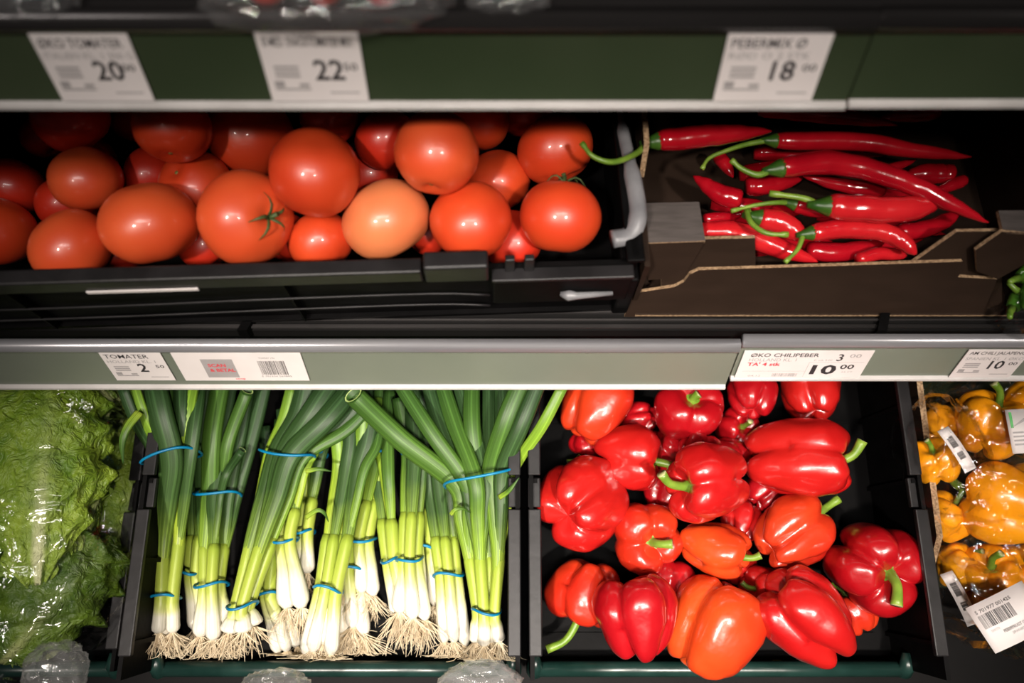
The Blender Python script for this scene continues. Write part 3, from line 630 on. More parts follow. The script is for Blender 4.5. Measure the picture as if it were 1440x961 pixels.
PEP = [Pp(1035, 605, 62, 62, (.2, .3, .8), 'p_crim'), Pp(1022, 642, 56, 60, (.3, -.2, .3), 'p_crim'), Pp(935, 635, 62, 62, (-.4, .5, .3), 'p_crim'), Pp(828, 622, 50, 52, (-.5, -.8, .2), 'p_crim', stem=1.3), Pp(940, 695, 66, 66, (.3, .6, -.2), 'p_crim'), Pp(1075, 690, 60, 60, (.4, .4, -.3), 'p_crim'), Pp(940, 822, 72, 70, (.2, .5, -.4), 'p_crim'), Pp(1040, 735, 60, 60, (.2, .5, -.4), 'p_red'), Pp(985, 640, 60, 60, (.2, .5, -.4), 'p_crim'), Pp(1120, 620, 60, 60, (.2, .5, -.4), 'p_crim'),
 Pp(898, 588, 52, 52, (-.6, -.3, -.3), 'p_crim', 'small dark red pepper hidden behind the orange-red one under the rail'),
 Pp(1202, 862, 66, 62, (-.3, .8, -.2), 'p_orange', 'orange-red pepper mostly hidden under the one showing its stem'),
 Pp(1035, 790, 56, 60, (.3, -.4, -.2), 'p_red', 'small piece of red pepper showing between the two orange ones'),
 Pp(1078, 828, 66, 70, (-.85, .1, .35), 'p_red', 'red pepper with a pale stem tip beside the big orange one', stem=.8),
 Pp(822, 832, 98, 96, (-.2, -.8, .15), 'p_orange', 'dull orange pepper lying on the crate floor with a hooked green stem', stem=1.5, bend=(-.6, .2), n=3),
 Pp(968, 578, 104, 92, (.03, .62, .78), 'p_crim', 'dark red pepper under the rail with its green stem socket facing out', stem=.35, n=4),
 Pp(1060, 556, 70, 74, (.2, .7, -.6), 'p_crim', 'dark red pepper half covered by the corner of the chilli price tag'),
 Pp(1142, 552, 92, 90, (.1, .7, -.6), 'p_red', 'red pepper tucked under the right end of the chilli price tag'),
 Pp(838, 570, 98, 112, (.45, .72, -.2), 'p_orange', 'orange-red pepper pushed up under the rail beside the onion leaves', n=4, taper=.75),
 Pp(1003, 772, 84, 104, (.86, -.18, .45), 'p_flame', 'orange-red pepper lying on its side with green stem beside the socket one', stem=1.0, bend=(.2, .3)),
 Pp(884, 645, 100, 100, (.78, -.05, .25), 'p_red', 'red pepper whose bent green stem points at a neighbouring stem', stem=1.2, n=4, bend=(.3, -.3)),
 Pp(1112, 752, 104, 116, (.7, .35, -.35), 'p_orange', 'glossy orange-red pepper with creased blossom end and long thin stem behind', stem=1.5, n=4, bend=(.3, .2)),
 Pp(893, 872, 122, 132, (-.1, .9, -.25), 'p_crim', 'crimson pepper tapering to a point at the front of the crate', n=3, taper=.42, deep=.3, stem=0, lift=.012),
 Pp(1003, 882, 126, 142, (.52, .78, -.15), 'p_flame', 'large bright orange pepper at the front rim of the crate', n=3, taper=.72, deep=.3, stem=0, lift=.012),
 Pp(1137, 868, 118, 142, (-.62, .6, -.1), 'p_red', 'long crimson-red pepper with deep grooves lying at the front', n=4, taper=.66, deep=.3, stem=0, lift=.012),
 Pp(1228, 795, 122, 126, (.1, -.02, .98), 'p_crim', 'glossy crimson pepper facing out with a thick green stem bent down', n=4, stem=.75, bend=(-.35, -.9), deep=.27, roll=.4, flare=.36),
 Pp(1122, 648, 112, 150, (.86, .03, .36), 'p_red', 'long red pepper lying sideways with a green stem curled upward', n=3, taper=.78, stem=.9, bend=(.1, .8), deep=.2),
 Pp(998, 680, 112, 124, (-.84, -.02, .42), 'p_red', 'red pepper with its green stem pointing at the onion crate side', n=4, stem=1.1, bend=(.1, .5), taper=.75),
 Pp(908, 755, 104, 104, (.12, .02, .96), 'p_orange', 'orange-red pepper facing out with its flat green stem socket', n=4, stem=.6, bend=(.9, .1), deep=.26, flare=.36),
 Pp(820, 712, 128, 126, (.5, .12, -.7), 'p_red', 'big blocky red pepper showing its folded blossom end by the crate wall', n=4, taper=.86, deep=.24, stem=1.1)]
settle(PEP, BED+BN*.006, BN, .84)
for i, it in enumerate(PEP):
    sc = depth_of(it['pos'])/FPX; kw = dict(it['k']); r_ = random.Random(900+i)
    e = pepper(it['pos'], it['W']*sc*1.02, it['L']*sc, camdir(*it['ax']), kw.pop('roll', r_.random()*6.28), 11+i, it['m'], **kw)
    tag(e, it['lab'], 'bell pepper', it['grp'])
# ------------------------------------------------------------------ spring onions
def onion_bunch(label, bot, b1, b2, tops, h, n, seed, roots=24, blen=1.0, mat_bias=0, rbow=0, vis_band2=True, bulb=1.0, lift2=0, group=None):
    """pixels: bot=(u,v,halfwidth) lower end of the bulbs; b1, b2=(u,v,halfwidth,slant) lower and upper rubber band;
    tops: list of (u,v,dh,kind,width) leaf ends; h: height of the bunch axis above the crate floor"""
    r = random.Random(seed); o = bed(bot[0], bot[1], h); e = empty('spring_onion_bunch', o); tag(e, label, 'spring onions', group)
    px = depth_of(o)/FPX
    def P(u, v, hh): return bed(u, v, hh)-o
    top_i = 0; nt = len(tops)
    order = sorted(range(nt), key=lambda i: tops[i][0])
    per = max(1, round(nt/n))
    for s in range(n):
        k = -1+2*(s+.5)/n if n > 1 else 0; lay = (.006 if s % 2 else -.004)+r.uniform(-.002, .002)
        kb = k+r.uniform(-.08, .08); dv = r.uniform(-9, 9)*(1 if n > 2 else .4)
        pb = P(bot[0]+kb*bot[2], bot[1]+dv, h+lay*.6-.003); p1 = P(b1[0]+k*b1[2]*.82, b1[1]+k*b1[3]*.5, h+lay)
        bm = b1[1]+(b2[1]-b1[1])*.45; pm = P(lerp(b1[0], b2[0], .45)+k*lerp(b1[2], b2[2], .5)*.85, bm, h+lay)
        C = catmull([pb, lerp(pb, p1, .5)+Vector((0, 0, 0)), p1, pm], 6); kk = len(C)
        rb = r.uniform(9.4, 11.6)*px*bulb; rs = r.uniform(8, 9.6)*px
        lb = (p1-pb).length/max(1e-6, ((p1-pb).length+(pm-p1).length))
        rad = []
        for i in range(kk):
            t = i/(kk-1); rad.append(interp([(0, rb*.45), (.03, rb*.8), (.09, rb), (.2, rb*.93), (.42, rs*1.02), (.7, rs), (.95, rs*1.05), (1, rs*.8)], t))
        mb = MB(); mb.tube(C, rad, 12, g0=0, g1=1.0); st = mb.build('stalk', 'shaft', e, attrs=True)
        # roots
        rm = MB(); D = (C[0]-C[2]).normalized()
        for q in range(int(roots*1.7)):
            an = r.random()*6.28; sp = r.random()**.7; side = (RGT*math.cos(an)+BN*math.sin(an)*.7); L = r.uniform(14, 52)*px
            d0 = (D*(1.15-sp*.55)+side*sp*.95).normalized(); p0 = C[0]+side*rb*.4*sp+D*rb*.05; pts = [p0]; cur = side*r.uniform(-.5, .7)+Vector((r.uniform(-.5, .5), r.uniform(-.3, .2), -.35))
            for z in range(4):
                d0 = (d0+cur*.22+Vector((r.uniform(-.25, .25), r.uniform(-.25, .25), r.uniform(-.2, .2)))).normalized(); np_ = pts[-1]+d0*L/4
                wp = np_+o; lowh = (wp-BED).dot(BN)
                if lowh < .009: np_ = np_+BN*(.009-lowh)
                fr_ = (wp-BED).dot(BD)-frontshift
                if fr_ < .012: np_ = np_+BD*(.012-fr_)
                pts.append(np_)
            rw = r.uniform(.5, .9)*px
            rm.tube(pts, [rw, rw*.95, rw*.8, rw*.65, rw*.3], 4, cap=False)
        tag(rm.build('roots', 'root', st), kind='stuff')
        # leaves of this stalk
        mine = order[s*nt//n:(s+1)*nt//n]
        for li, ti in enumerate(mine):
            u, v, dh, kind, wd = tops[ti]; mid = C[-2]
            kq = (li-(len(mine)-1)/2)*.35; lo = P(b2[0]+max(-1, min(1, k*.9+kq))*b2[2]*.86, b2[1]+k*b2[3]*.5, h+lift2+lay+(.004 if li % 2 else -.004))
            end = P(u, v, h+dh); ctrl = lerp(lo, end, .5)+BN*(.01 if dh > .01 else 0)+RGT*((lo-mid).x*.25)
            Q = catmull([C[-4], C[-2]+(lo-mid)*.12, lerp(mid, lo, .55), lo, ctrl, end]+([end+((CAM-end-o).normalized()*.55+(end-ctrl).normalized()*.6)*.014] if kind.endswith('o') else []), 6); m = len(Q); w = wd*.5*px
            rr = [w*interp([(0, .35), (.08, .52), (.35, .8), (.62, .98), (.85, 1), (1, .9)], i/(m-1)) for i in range(m)]
            fl = [(1, interp([(0, .95), (.4, .55), (1, .62 if kind.endswith('o') else .42)], i/(m-1))) for i in range(m)]
            mb = MB(); mn = {'d': 'leafdark', 'm': 'leaf', 'l': 'leaflight'}[kind[0]]
            upn = Q[2]-Q[0]; upv = BN
            mb.tube(Q, rr, 12, cap='start' if kind.endswith('o') else True, flat=fl, up=upv)
            if kind.endswith('o'):       # cut open end: pale rim and hollow inside
                k0 = len(mb.v)-12; c0 = sum((Vector(p) for p in mb.v[k0:]), Vector())/12; ax = (Q[-1]-Q[-2]).normalized()
                ring = [Vector(p) for p in mb.v[k0:]]; inn = [c0+(p-c0)*.84 for p in ring]; dp = [c0+(p-c0)*.78-ax*w*1.6 for p in ring]
                mb.add(ring+inn+dp, [(i, (i+1) % 12, 12+(i+1) % 12, 12+i) for i in range(12)], 1, [1]*36, [0]*36)
                mb.f += [tuple(k0+12+x for x in (12+i, 12+(i+1) % 12, 24+(i+1) % 12, 24+i)) for i in range(12)]; mb.m += [0]*12
                mb.f.append(tuple(k0+12+24+i for i in range(12))); mb.m.append(0)
            mb.build('leaf', [mn, 'cut'], st, attrs=True)
    for bi, (bu, bv, bw, sl) in enumerate((b1, b2) if vis_band2 else (b1,)):
        hb = h+(lift2 if bi else 0); c = P(bu, bv, hb); x = (P(bu+bw, bv+sl*.5, hb)-c); xl_ = x.length; x = x/xl_; th = max(.0178, min(.024, xl_*.6))
        th += .008 if (lift2 and bi) else 0; wrap = 1.06
        for rep in range(1 if bi else 1):
            pts = []
            for q in range(29):
                an = 2*math.pi*q/28; ca, sa = math.cos(an), math.sin(an)
                pts.append(c+x*(abs(ca)**.85*(1 if ca > 0 else -1)*xl_*wrap)+BN*(abs(sa)**.8*(1 if sa > 0 else -1)*th)+BD*(.0022*math.sin(an*2+seed)))
            mb = MB(); mb.tube(pts, [2.1*px]*29, 6, cap=False); mb.build('rubber_band', 'band', e)
    return e
OB = onion_bunch
# back bunches first
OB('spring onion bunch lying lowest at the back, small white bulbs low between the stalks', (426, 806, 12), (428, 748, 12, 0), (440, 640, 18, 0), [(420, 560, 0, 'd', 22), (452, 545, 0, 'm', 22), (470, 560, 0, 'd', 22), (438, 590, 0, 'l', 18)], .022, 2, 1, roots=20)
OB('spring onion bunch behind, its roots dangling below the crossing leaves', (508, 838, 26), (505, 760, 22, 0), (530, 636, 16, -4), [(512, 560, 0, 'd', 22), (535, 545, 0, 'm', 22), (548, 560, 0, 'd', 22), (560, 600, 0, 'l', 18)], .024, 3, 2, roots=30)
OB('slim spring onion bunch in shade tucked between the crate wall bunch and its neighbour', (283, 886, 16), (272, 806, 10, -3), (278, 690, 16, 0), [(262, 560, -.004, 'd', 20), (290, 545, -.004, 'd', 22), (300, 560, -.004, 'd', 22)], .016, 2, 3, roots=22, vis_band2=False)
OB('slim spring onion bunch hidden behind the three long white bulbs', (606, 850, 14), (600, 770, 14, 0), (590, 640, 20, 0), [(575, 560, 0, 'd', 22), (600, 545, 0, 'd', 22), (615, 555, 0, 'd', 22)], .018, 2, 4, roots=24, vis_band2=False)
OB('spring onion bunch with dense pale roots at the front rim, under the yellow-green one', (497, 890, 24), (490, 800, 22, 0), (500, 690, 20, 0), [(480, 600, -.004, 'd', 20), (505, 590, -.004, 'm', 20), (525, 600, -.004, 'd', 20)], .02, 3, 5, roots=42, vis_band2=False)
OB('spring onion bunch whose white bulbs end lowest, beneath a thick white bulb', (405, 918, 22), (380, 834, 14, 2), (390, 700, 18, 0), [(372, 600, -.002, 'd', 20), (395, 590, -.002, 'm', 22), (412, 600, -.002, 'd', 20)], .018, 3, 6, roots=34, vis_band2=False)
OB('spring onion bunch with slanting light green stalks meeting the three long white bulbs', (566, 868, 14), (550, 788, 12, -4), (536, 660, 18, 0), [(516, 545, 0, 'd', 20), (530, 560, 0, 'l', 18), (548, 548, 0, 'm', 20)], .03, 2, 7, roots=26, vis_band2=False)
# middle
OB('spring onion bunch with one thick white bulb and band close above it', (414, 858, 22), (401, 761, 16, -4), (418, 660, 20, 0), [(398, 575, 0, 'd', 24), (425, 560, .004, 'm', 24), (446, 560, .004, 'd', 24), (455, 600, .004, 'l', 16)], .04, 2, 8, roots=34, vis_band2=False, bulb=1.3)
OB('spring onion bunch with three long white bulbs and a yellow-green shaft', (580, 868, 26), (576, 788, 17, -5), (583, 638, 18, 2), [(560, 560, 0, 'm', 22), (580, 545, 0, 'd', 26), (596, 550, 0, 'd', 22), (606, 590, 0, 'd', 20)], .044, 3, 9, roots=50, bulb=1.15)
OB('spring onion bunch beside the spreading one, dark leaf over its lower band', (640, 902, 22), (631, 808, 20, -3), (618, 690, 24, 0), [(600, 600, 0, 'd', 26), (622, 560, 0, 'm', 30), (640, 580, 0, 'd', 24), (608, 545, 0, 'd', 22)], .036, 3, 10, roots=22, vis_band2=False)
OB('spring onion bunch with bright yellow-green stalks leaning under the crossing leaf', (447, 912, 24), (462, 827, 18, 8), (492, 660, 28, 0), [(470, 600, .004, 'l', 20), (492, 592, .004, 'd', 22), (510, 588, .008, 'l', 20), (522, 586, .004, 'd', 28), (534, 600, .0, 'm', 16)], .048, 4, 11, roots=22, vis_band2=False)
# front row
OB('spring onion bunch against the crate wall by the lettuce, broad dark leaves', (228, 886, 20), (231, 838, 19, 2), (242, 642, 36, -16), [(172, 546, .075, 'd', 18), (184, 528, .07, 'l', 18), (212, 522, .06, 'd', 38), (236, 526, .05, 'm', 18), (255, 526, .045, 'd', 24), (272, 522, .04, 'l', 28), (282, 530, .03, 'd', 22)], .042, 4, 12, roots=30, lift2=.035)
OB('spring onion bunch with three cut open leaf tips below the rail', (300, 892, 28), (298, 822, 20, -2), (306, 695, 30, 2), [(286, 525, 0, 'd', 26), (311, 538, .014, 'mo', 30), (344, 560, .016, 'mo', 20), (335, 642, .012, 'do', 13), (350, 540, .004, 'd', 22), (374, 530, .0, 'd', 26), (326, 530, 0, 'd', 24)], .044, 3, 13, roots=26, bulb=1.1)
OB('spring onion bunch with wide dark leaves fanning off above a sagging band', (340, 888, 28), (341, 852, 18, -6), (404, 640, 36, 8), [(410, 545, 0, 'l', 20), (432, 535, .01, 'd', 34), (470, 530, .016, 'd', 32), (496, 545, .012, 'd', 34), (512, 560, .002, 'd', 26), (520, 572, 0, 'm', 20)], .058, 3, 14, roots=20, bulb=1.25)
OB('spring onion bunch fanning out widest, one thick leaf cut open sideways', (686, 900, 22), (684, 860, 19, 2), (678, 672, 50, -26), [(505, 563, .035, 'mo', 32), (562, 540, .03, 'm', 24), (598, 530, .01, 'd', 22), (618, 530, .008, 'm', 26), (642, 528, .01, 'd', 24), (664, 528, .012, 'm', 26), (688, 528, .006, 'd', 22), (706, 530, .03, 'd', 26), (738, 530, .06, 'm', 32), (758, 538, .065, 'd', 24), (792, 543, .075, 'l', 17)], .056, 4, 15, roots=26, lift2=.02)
# ------------------------------------------------------------------ clear film bags
def film_blob(name, pos, rx, ry, rz, axis_m, mat, parent, seed, crum=.16, nu=44, nv=26, sq=.75):
    mb = MB(); vs = []
    for i in range(nv+1):
        a = math.pi*i/nv
        for j in range(nu):
            b = 2*math.pi*j/nu
            def sp(x): return abs(x)**sq*(1 if x > 0 else -1)
            d = Vector((sp(math.sin(a))*sp(math.cos(b)), sp(math.sin(a))*sp(math.sin(b)), sp(math.cos(a))))
            q = d*2.2+Vector((seed*3.3, seed, 0))
            f = 1+crum*(1-2*abs(noise.noise(q)))*.5+crum*.5*(.5-abs(noise.noise(q*2.6)))+crum*.22*(.5-abs(noise.noise(q*5.5)))-crum*.3
            vs.append(axis_m @ Vector((d.x*rx*f, d.y*ry*f, d.z*rz*f))+Vector(pos))
    fs = [(i*nu+j, (i+1)*nu+j, (i+1)*nu+(j+1) % nu, i*nu+(j+1) % nu) for i in range(nv) for j in range(nu)]
    mb.add(vs, fs); return mb.build(name, mat, parent, True)
BEDM = Matrix((RGT, BD, BN)).transposed()
# ------------------------------------------------------------------ lettuce
def lettuce(label, u, v, h, length, radius, ang, seed, mat, film=True, facing=0):
    """head lying on the bed; ang: turn about the bed normal of the growing direction (0 = straight back)"""
    o = bed(u, v, h); e = empty('lettuce_head', o); tag(e, label, 'lettuce')
    r = random.Random(seed); rotm = Matrix.Rotation(ang, 3, BN) @ BEDM      # columns: right, along, normal
    nleaf = 9
    for L in range(nleaf):
        a0 = facing+(L*2.4 if L else 0)+r.uniform(-.2, .2); lay = .93-.036*L if L else 1.1; R0 = radius*lay; span = 1.25 if L else 1.15
        nu, nv = 38, 46; vs = []; g = []; mb = MB()
        for i in range(nv):
            t = i/(nv-1)
            for j in range(nu):
                s = -1+2*j/(nu-1)
                wid = span*interp([(0, .3), (.15, .55), (.45, .95), (.8, 1), (.93, .8), (1, .45)], t)
                an = a0+s*wid; edge = max(0, abs(s)-.45)/.55; tipe = max(0, t-.75)/.25
                rad = R0*interp([(0, .35), (.12, .72), (.4, 1), (.75, .98), (1, .72)], t)
                ruf = radius*(.1*edge+.07*tipe)*math.sin(t*31+s*4+seed+L)+radius*.07*edge*math.sin(t*57+L*2)
                nn = noise.noise(Vector((s*3+L*5, t*6, seed)))*.09+noise.noise(Vector((s*9+L*5, t*16, seed)))*.055+(.5-abs(noise.noise(Vector((s*6+L*3, t*11, seed+4)))))*.08
                rad += ruf+radius*nn*(1 if abs(s) > .1 else .35)-radius*.05*edge
                rib = math.exp(-((s-.12*t)/(.22*(1.2-t)))**2); rad += radius*.05*rib
                zz = (t-.45)*length+length*.03*math.sin(s*9+L)*edge
                local = Vector((math.sin(an)*rad, zz, math.cos(an)*rad*.82))
                vs.append(rotm @ local); g.append(min(1, rib*(1-t*.75)+max(0, .25-t)*1.4))
        fs = [(i*nu+j, i*nu+j+1, (i+1)*nu+j+1, (i+1)*nu+j) for i in range(nv-1) for j in range(nu-1)]
        mb.add(vs, fs, 0, g); lf = mb.build('leaf', mat, e, attrs=True)
        md = lf.modifiers.new('solid', 'SOLIDIFY'); md.thickness = .0012
    if film: film_blob('plastic_bag', (0, 0, 0), radius*1.3, length*.6, radius*1.2, rotm, 'film', e, seed, .2)
    return e
lettuce('bright green lettuce head in clear film, pale midrib facing out', 60, 690, .08, .2, .064, R(8), 3, 'let', facing=.5)
lettuce('lettuce head painted in shaded green in clear film at the front of its crate', 62, 836, .05, .14, .058, R(-28), 8, 'let_shade', facing=.6)
lettuce('lettuce head lying under the rail at the back, crossed by an onion leaf', 70, 545, .06, .18, .06, R(70), 12, 'let_shade', facing=.4)
lettuce('lettuce head squeezed in between the pale-ribbed head and the onion crate', 147, 735, .024, .2, .03, R(-3), 17, 'let', facing=.9)
# ------------------------------------------------------------------ bagged yellow peppers
yx0 = hit(1292, 640, BED+BN*.08, BN).x
cy = empty('cardboard_box', Vector((xp1+.016, BED.y, BED.z))-BN*.0045+BD*(frontshift+.075), (BT, 0, 0)); tag(cy, 'shallow cardboard box lined in grey-green holding the bagged yellow peppers', 'box')
mb = MB(); mb.box(0, .42, 0, .42, 0, .004); mb.build('box_floor', 'strip', cy, False)
def card_wall(x, y0, y1, hh): return
bpy.context.view_layer.update()
plate('side_wall', [Vector((0, 0, 0)), Vector((0, 0, .045)), Vector((0, .05, .085)), Vector((0, .24, .092)), Vector((0, .26, .1)), Vector((0, .42, .1)), Vector((0, .42, 0))], .006, (1, 0, 0), cy)
plate('back_wall', [Vector((0, .416, 0)), Vector((.42, .416, 0)), Vector((.42, .416, .1)), Vector((0, .416, .1))], .004, (0, 1, 0), cy)
plate('side_wall', [Vector((.42, 0, 0)), Vector((.42, 0, .09)), Vector((.42, .42, .09)), Vector((.42, .42, 0))], .005, (1, 0, 0), cy)
def sticker(parent_pos, uvc, wpx, hpx, ang, h, draw, name, label, curve=0.0, nrm=None):
    c = bed(uvc[0], uvc[1], h); px = depth_of(c)/FPX; w, hh = wpx*px, hpx*px
    zc = (CAM-c).normalized()*.45+BN*.75; zc.normalize(); x = RGT*math.cos(ang)+UPV*math.sin(ang); x = (x-zc*x.dot(zc)).normalized(); y = zc.cross(x)
    mb = MB(); k = 9; vs = []
    for i in range(k):
        t = i/(k-1)-.5; z = -curve*(2*t)**2*w*.3
        vs += [(t*w, -hh/2, z), (t*w, hh/2, z)]
    mb.add(vs, [(2*i, 2*i+2, 2*i+3, 2*i+1) for i in range(k-1)])
    m = Matrix((x, y, zc)).transposed().to_4x4(); m.translation = c
    o = mb.build(name, 'paper', None); o.matrix_world = m
    md = o.modifiers.new('solid', 'SOLIDIFY'); md.thickness = .0003; md.offset = -1
    pm = MB(); draw(pm, w, hh)
    def bend(p): t = p[0]/w; return (p[0], p[1], p[2]-curve*(2*t)**2*w*.3)
    pm.v = [bend(p) for p in pm.v]; pr = pm.build('print', TAGMATS, o, False)
    return o
def pepper_bag(label, pos, peps, R3, ang, seed, crum=.2):
    o = bed(*pos); e = empty('pepper_bag', o); tag(e, label, 'bagged peppers')
    for i, (u, v, h, w, l, ax) in enumerate(peps):
        c = bed(u, v, h); sc = depth_of(c)/FPX
        q = pepper(c, w/2*sc, l/2*sc, camdir(*ax), i*1.3+seed, 60+seed*4+i, 'p_yellow', name='yellow_pepper', n=3+i % 2, taper=.75)
        q.parent = e; q.matrix_parent_inverse = Matrix.Translation(o).inverted()
    film_blob('plastic_bag', (0, 0, 0), R3[0], R3[1], R3[2], Matrix.Rotation(ang, 3, BN) @ BEDM, 'film2', e, seed, crum, 54, 30, .8)
    return e
def lab_small(m, w, h):
    barcode(m, -.3*w, -.28*h, .26*w, .5*h, 21); barcode(m, .06*w, -.28*h, .16*w, .5*h, 22); rect(m, -.42*w, .3*h, .5*w, .05*h, 1, .0004)
def lab_green(m, w, h):
    rect(m, -.42*w, .08*h, .84*w, .36*h, 3, .0004); m.add([(-.42*w, .08*h, .0006), (.1*w, .26*h, .0006), (.42*w, .3*h, .0006), (.42*w, .38*h, .0006), (0, .3*h, .0006)], [(0, 1, 2, 3, 4)], 1)
    for k in range(4): rect(m, -.4*w, (-.05-.09*k)*h, .3*w, .04*h, 1, .0004)
    rect(m, .0, -.36*h, .3*w, .3*h, 1, .0004)
def lab_big(m, w, h):
    barcode(m, -.42*w, -.02*h, .56*w, .28*h, 31); print_text(m, '5 701977 001425', -.42*w, .3*h, .6*w, .07*h, 0)
    print_text(m, 'DKK/STK', -.36*w, -.12*h, .14*w, .045*h, 1); print_text(m, 'PEBERFRUGT GUL', -.2*w, -.22*h, .42*w, .06*h, 0); print_text(m, 'SPANIEN KL. 1', -.1*w, -.31*h, .36*w, .05*h, 1); print_text(m, '500 G', .1*w, -.41*h, .2*w, .07*h, 0, bold=.02)
    rect(m, .2*w, -.48*h, .3*w, .12*h, 3, .0004)
pepper_bag('bag of yellow peppers with a narrow barcode strip, beside the black crate rim', (1322, 640, .085), [(1316, 650, .08, 66, 70, (-.3, .5, .3)), (1322, 600, .05, 56, 56, (.3, .5, -.4))], (.034, .055, .042), R(8), 1, .3)
pepper_bag('bag of yellow peppers with a green and white label, under the rail', (1410, 590, .085), [(1392, 598, .085, 92, 92, (.15, .8, .3)), (1445, 580, .085, 84, 88, (.3, .6, .2))], (.072, .05, .05), R(0), 2, .3)
pepper_bag('large clear bag of yellow peppers in the middle of the box', (1410, 715, .085), [(1412, 712, .085, 118, 116, (-.5, .2, -.4)), (1330, 728, .055, 70, 70, (.2, .6, .3)), (1450, 690, .05, 70, 80, (.2, .6, -.3))], (.076, .062, .055), R(-12), 3, .3)
pepper_bag('bag of yellow peppers with a large tilted barcode label at the front', (1400, 815, .065), [(1398, 812, .06, 84, 80, (-.2, .3, .2)), (1352, 800, .045, 64, 66, (.2, .6, .3)), (1445, 805, .055, 80, 80, (-.2, .4, .3)), (1385, 850, .045, 60, 60, (.2, -.6, .3))], (.07, .062, .05), R(-25), 4, .3)
bags = [o for o in bpy.data.objects if o.name.startswith('pepper_bag')]
def attach(o, e, nm):
    bpy.context.view_layer.update(); o.parent = e; o.matrix_parent_inverse = e.matrix_world.inverted()
attach(sticker(None, (1347, 632), 66, 17, R(-62), .122, lab_small, 'label', None, .25), bags[0], 0)
attach(sticker(None, (1444, 606), 44, 62, R(2), .142, lab_green, 'label', None, .2), bags[1], 0)
attach(sticker(None, (1420, 868), 88, 66, R(27), .122, lab_big, 'label', None, .15), bags[3], 0)
attach(sticker(None, (1352, 842), 74, 18, R(-68), .075, lab_small, 'label', None, .3), bags[3], 0)
# ------------------------------------------------------------------ bag of green chillies beside the cardboard box
gq = hit(1442, 425, PD+DN*.02, DN); eg = empty('chilli_bag', gq); tag(eg, 'clear bag of green chillies on the shelf beside the cardboard box', 'bagged chillies')
for i, (du, dvv, dx, dy) in enumerate([(-18, 8, .03, .03), (-4, -12, .035, -.01), (6, 10, .02, .05), (-8, -34, .04, .02)]):
    c = hit(1442+du, 425+dvv, PD+DN*(.016+.006*i), DN)-gq
    C = catmull([c, c+Vector((dx*.5, dy*.5, .004)), c+Vector((dx, dy, 0))], 6)
    mb = MB(); mb.tube(C, [.0085*interp([(0, .6), (.2, 1), (.6, .95), (1, .15)], k/(len(C)-1)) for k in range(len(C))], 12); g_ = mb.build('green_chilli', 'jal', eg)
    m3 = MB(); m3.tube([c, c+Vector((-dx*.2, -dy*.2, .003)), c+Vector((-dx*.4, -dy*.5, .008))], [.004, .0025, .002], 8); m3.build('stalk', 'chstem', g_)
DM = Matrix((RGT, Vector((0, math.cos(R(12)), math.sin(R(12)))), DN)).transposed()
film_blob('plastic_bag', (.016, .02, .004), .042, .05, .03, DM, 'film2', eg, 7, .25)
# ------------------------------------------------------------------ bagged produce on the upper shelf
PU = deck_point(RAIL_U)
def top_bag(label, u, v, rx, ry, rz, seed, red=True):
    q = hit(u, v, PU+DN*rz*.8, DN); e = empty('produce_bag', q); tag(e, label, 'bagged produce')
    film_blob('plastic_bag', (0, 0, 0), rx, ry, rz, DM, 'hazefilm', e, seed, .3)
    if red:
        for k in range(3):
            mb, tp = tomato_mesh(70+seed*3+k, .9, .03); mb.v = [tuple(Vector(p)*.01+Vector(((k-1)*.03, .004, .0))) for p in mb.v]; mb.build('tomato', 'tom_dark', e)
    return e
top_bag('clear bag of small tomatoes above the price tag for snack tomatoes', 455, -12, .062, .022, .013, 1)
top_bag('small crumpled clear bag at the top shelf lip over bare green rail', 715, -2, .02, .012, .008, 2, False)
top_bag('small clear bag on the upper shelf over the organic tomato tag', 52, 2, .02, .012, .008, 3, False)
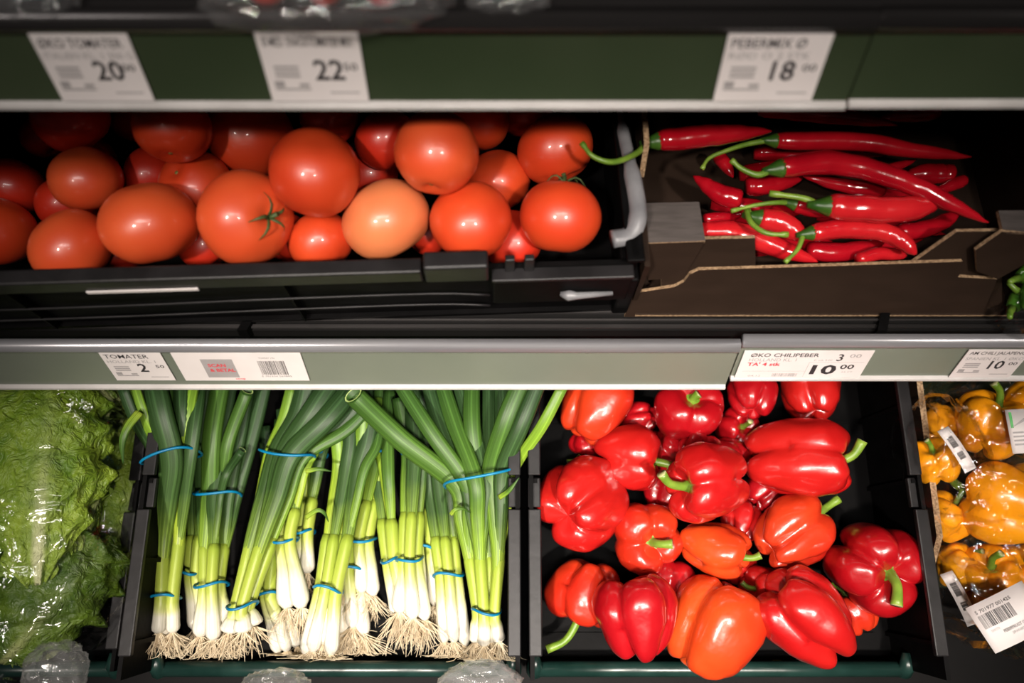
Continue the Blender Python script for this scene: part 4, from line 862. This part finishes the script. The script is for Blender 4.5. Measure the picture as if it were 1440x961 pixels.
# ------------------------------------------------------------------ crumpled clear bags hanging below the crates
def low_bag(label, u, v, rx, ry, rz, seed):
    q = hit(u, v, BED+BN*(CH+.004)+BD*(frontshift-.02), BN); e = film_blob('plastic_bag', (0, 0, 0), rx, ry, rz, BEDM, 'lowfilm' if seed == 9 else 'hazefilm', None, seed, .5, 40, 24, .9)
    e.location = q; tag(e, label, 'plastic bag'); return e
low_bag('crumpled clear plastic bag in front of the lettuce crate rim', 78, 948, .023, .024, .02, 3)
low_bag('rounded clear plastic bag in front of the onion crate rim', 388, 974, .028, .017, .016, 5)
low_bag('torn-looking whitish plastic bag under the fanned onion bunch', 675, 968, .033, .02, .016, 9)
# ------------------------------------------------------------------ torn leaves and scraps
def strand(parent, pts, w):
    o = parent.location; P = catmull([bed(u, v, h)-o for u, v, h in pts], 6); k = len(P); px = depth_of(bed(*pts[0]))/FPX
    mb = MB(); mb.tube(P, [w*.5*px*interp([(0, 1), (.6, .8), (1, .15)], i/(k-1)) for i in range(k)], 8, flat=[(1, .45)]*k, up=BN); mb.build('torn_leaf', 'leaf', parent, attrs=True)
ob = {o['label']: o for o in bpy.data.objects if o.name.startswith('spring_onion_bunch')}
def find(t): return [o for l, o in ob.items() if t in l][0]
strand(find('against the crate wall'), [(196, 580, .118), (180, 600, .122), (172, 622, .12), (173, 652, .112)], 14)
strand(find('bright yellow-green'), [(430, 728, .075), (446, 718, .08), (456, 722, .078), (462, 734, .07)], 7)
strand(find('bright yellow-green'), [(430, 663, .075), (448, 660, .078), (466, 663, .074)], 7)
strand(find('fanning out widest'), [(634, 724, .085), (640, 717, .09), (652, 716, .088), (662, 722, .08)], 6)
strand(find('fanning out widest'), [(702, 700, .085), (716, 690, .095), (730, 672, .1)], 8)
q = bed(1092, 937, .012); r = random.Random(5); mb = MB(); n = 14
for i in range(n):
    t = i/(n-1)
    for j in range(5):
        w = (j/4-.5)*.012*math.sin(math.pi*min(.96, max(.06, t))); mb.add([(t*.036-.018, w, .0035*noise.noise(Vector((t*6, j*.9, 2)))+.003)], [])
mb.f = [(i*5+j, (i+1)*5+j, (i+1)*5+j+1, i*5+j+1) for i in range(n-1) for j in range(4)]; mb.m = [0]*len(mb.f); mb.g = [.5]*len(mb.v); mb.a = [v[1]*40 for v in mb.v]
sc = mb.build('leaf_scrap', 'leaflight', None, attrs=True); sc.location = q; sc.rotation_euler = (BT, 0, 0); sc.modifiers.new('solid', 'SOLIDIFY').thickness = .0006
tag(sc, 'small torn green leaf scrap on the crate floor below the red peppers', 'leaf')
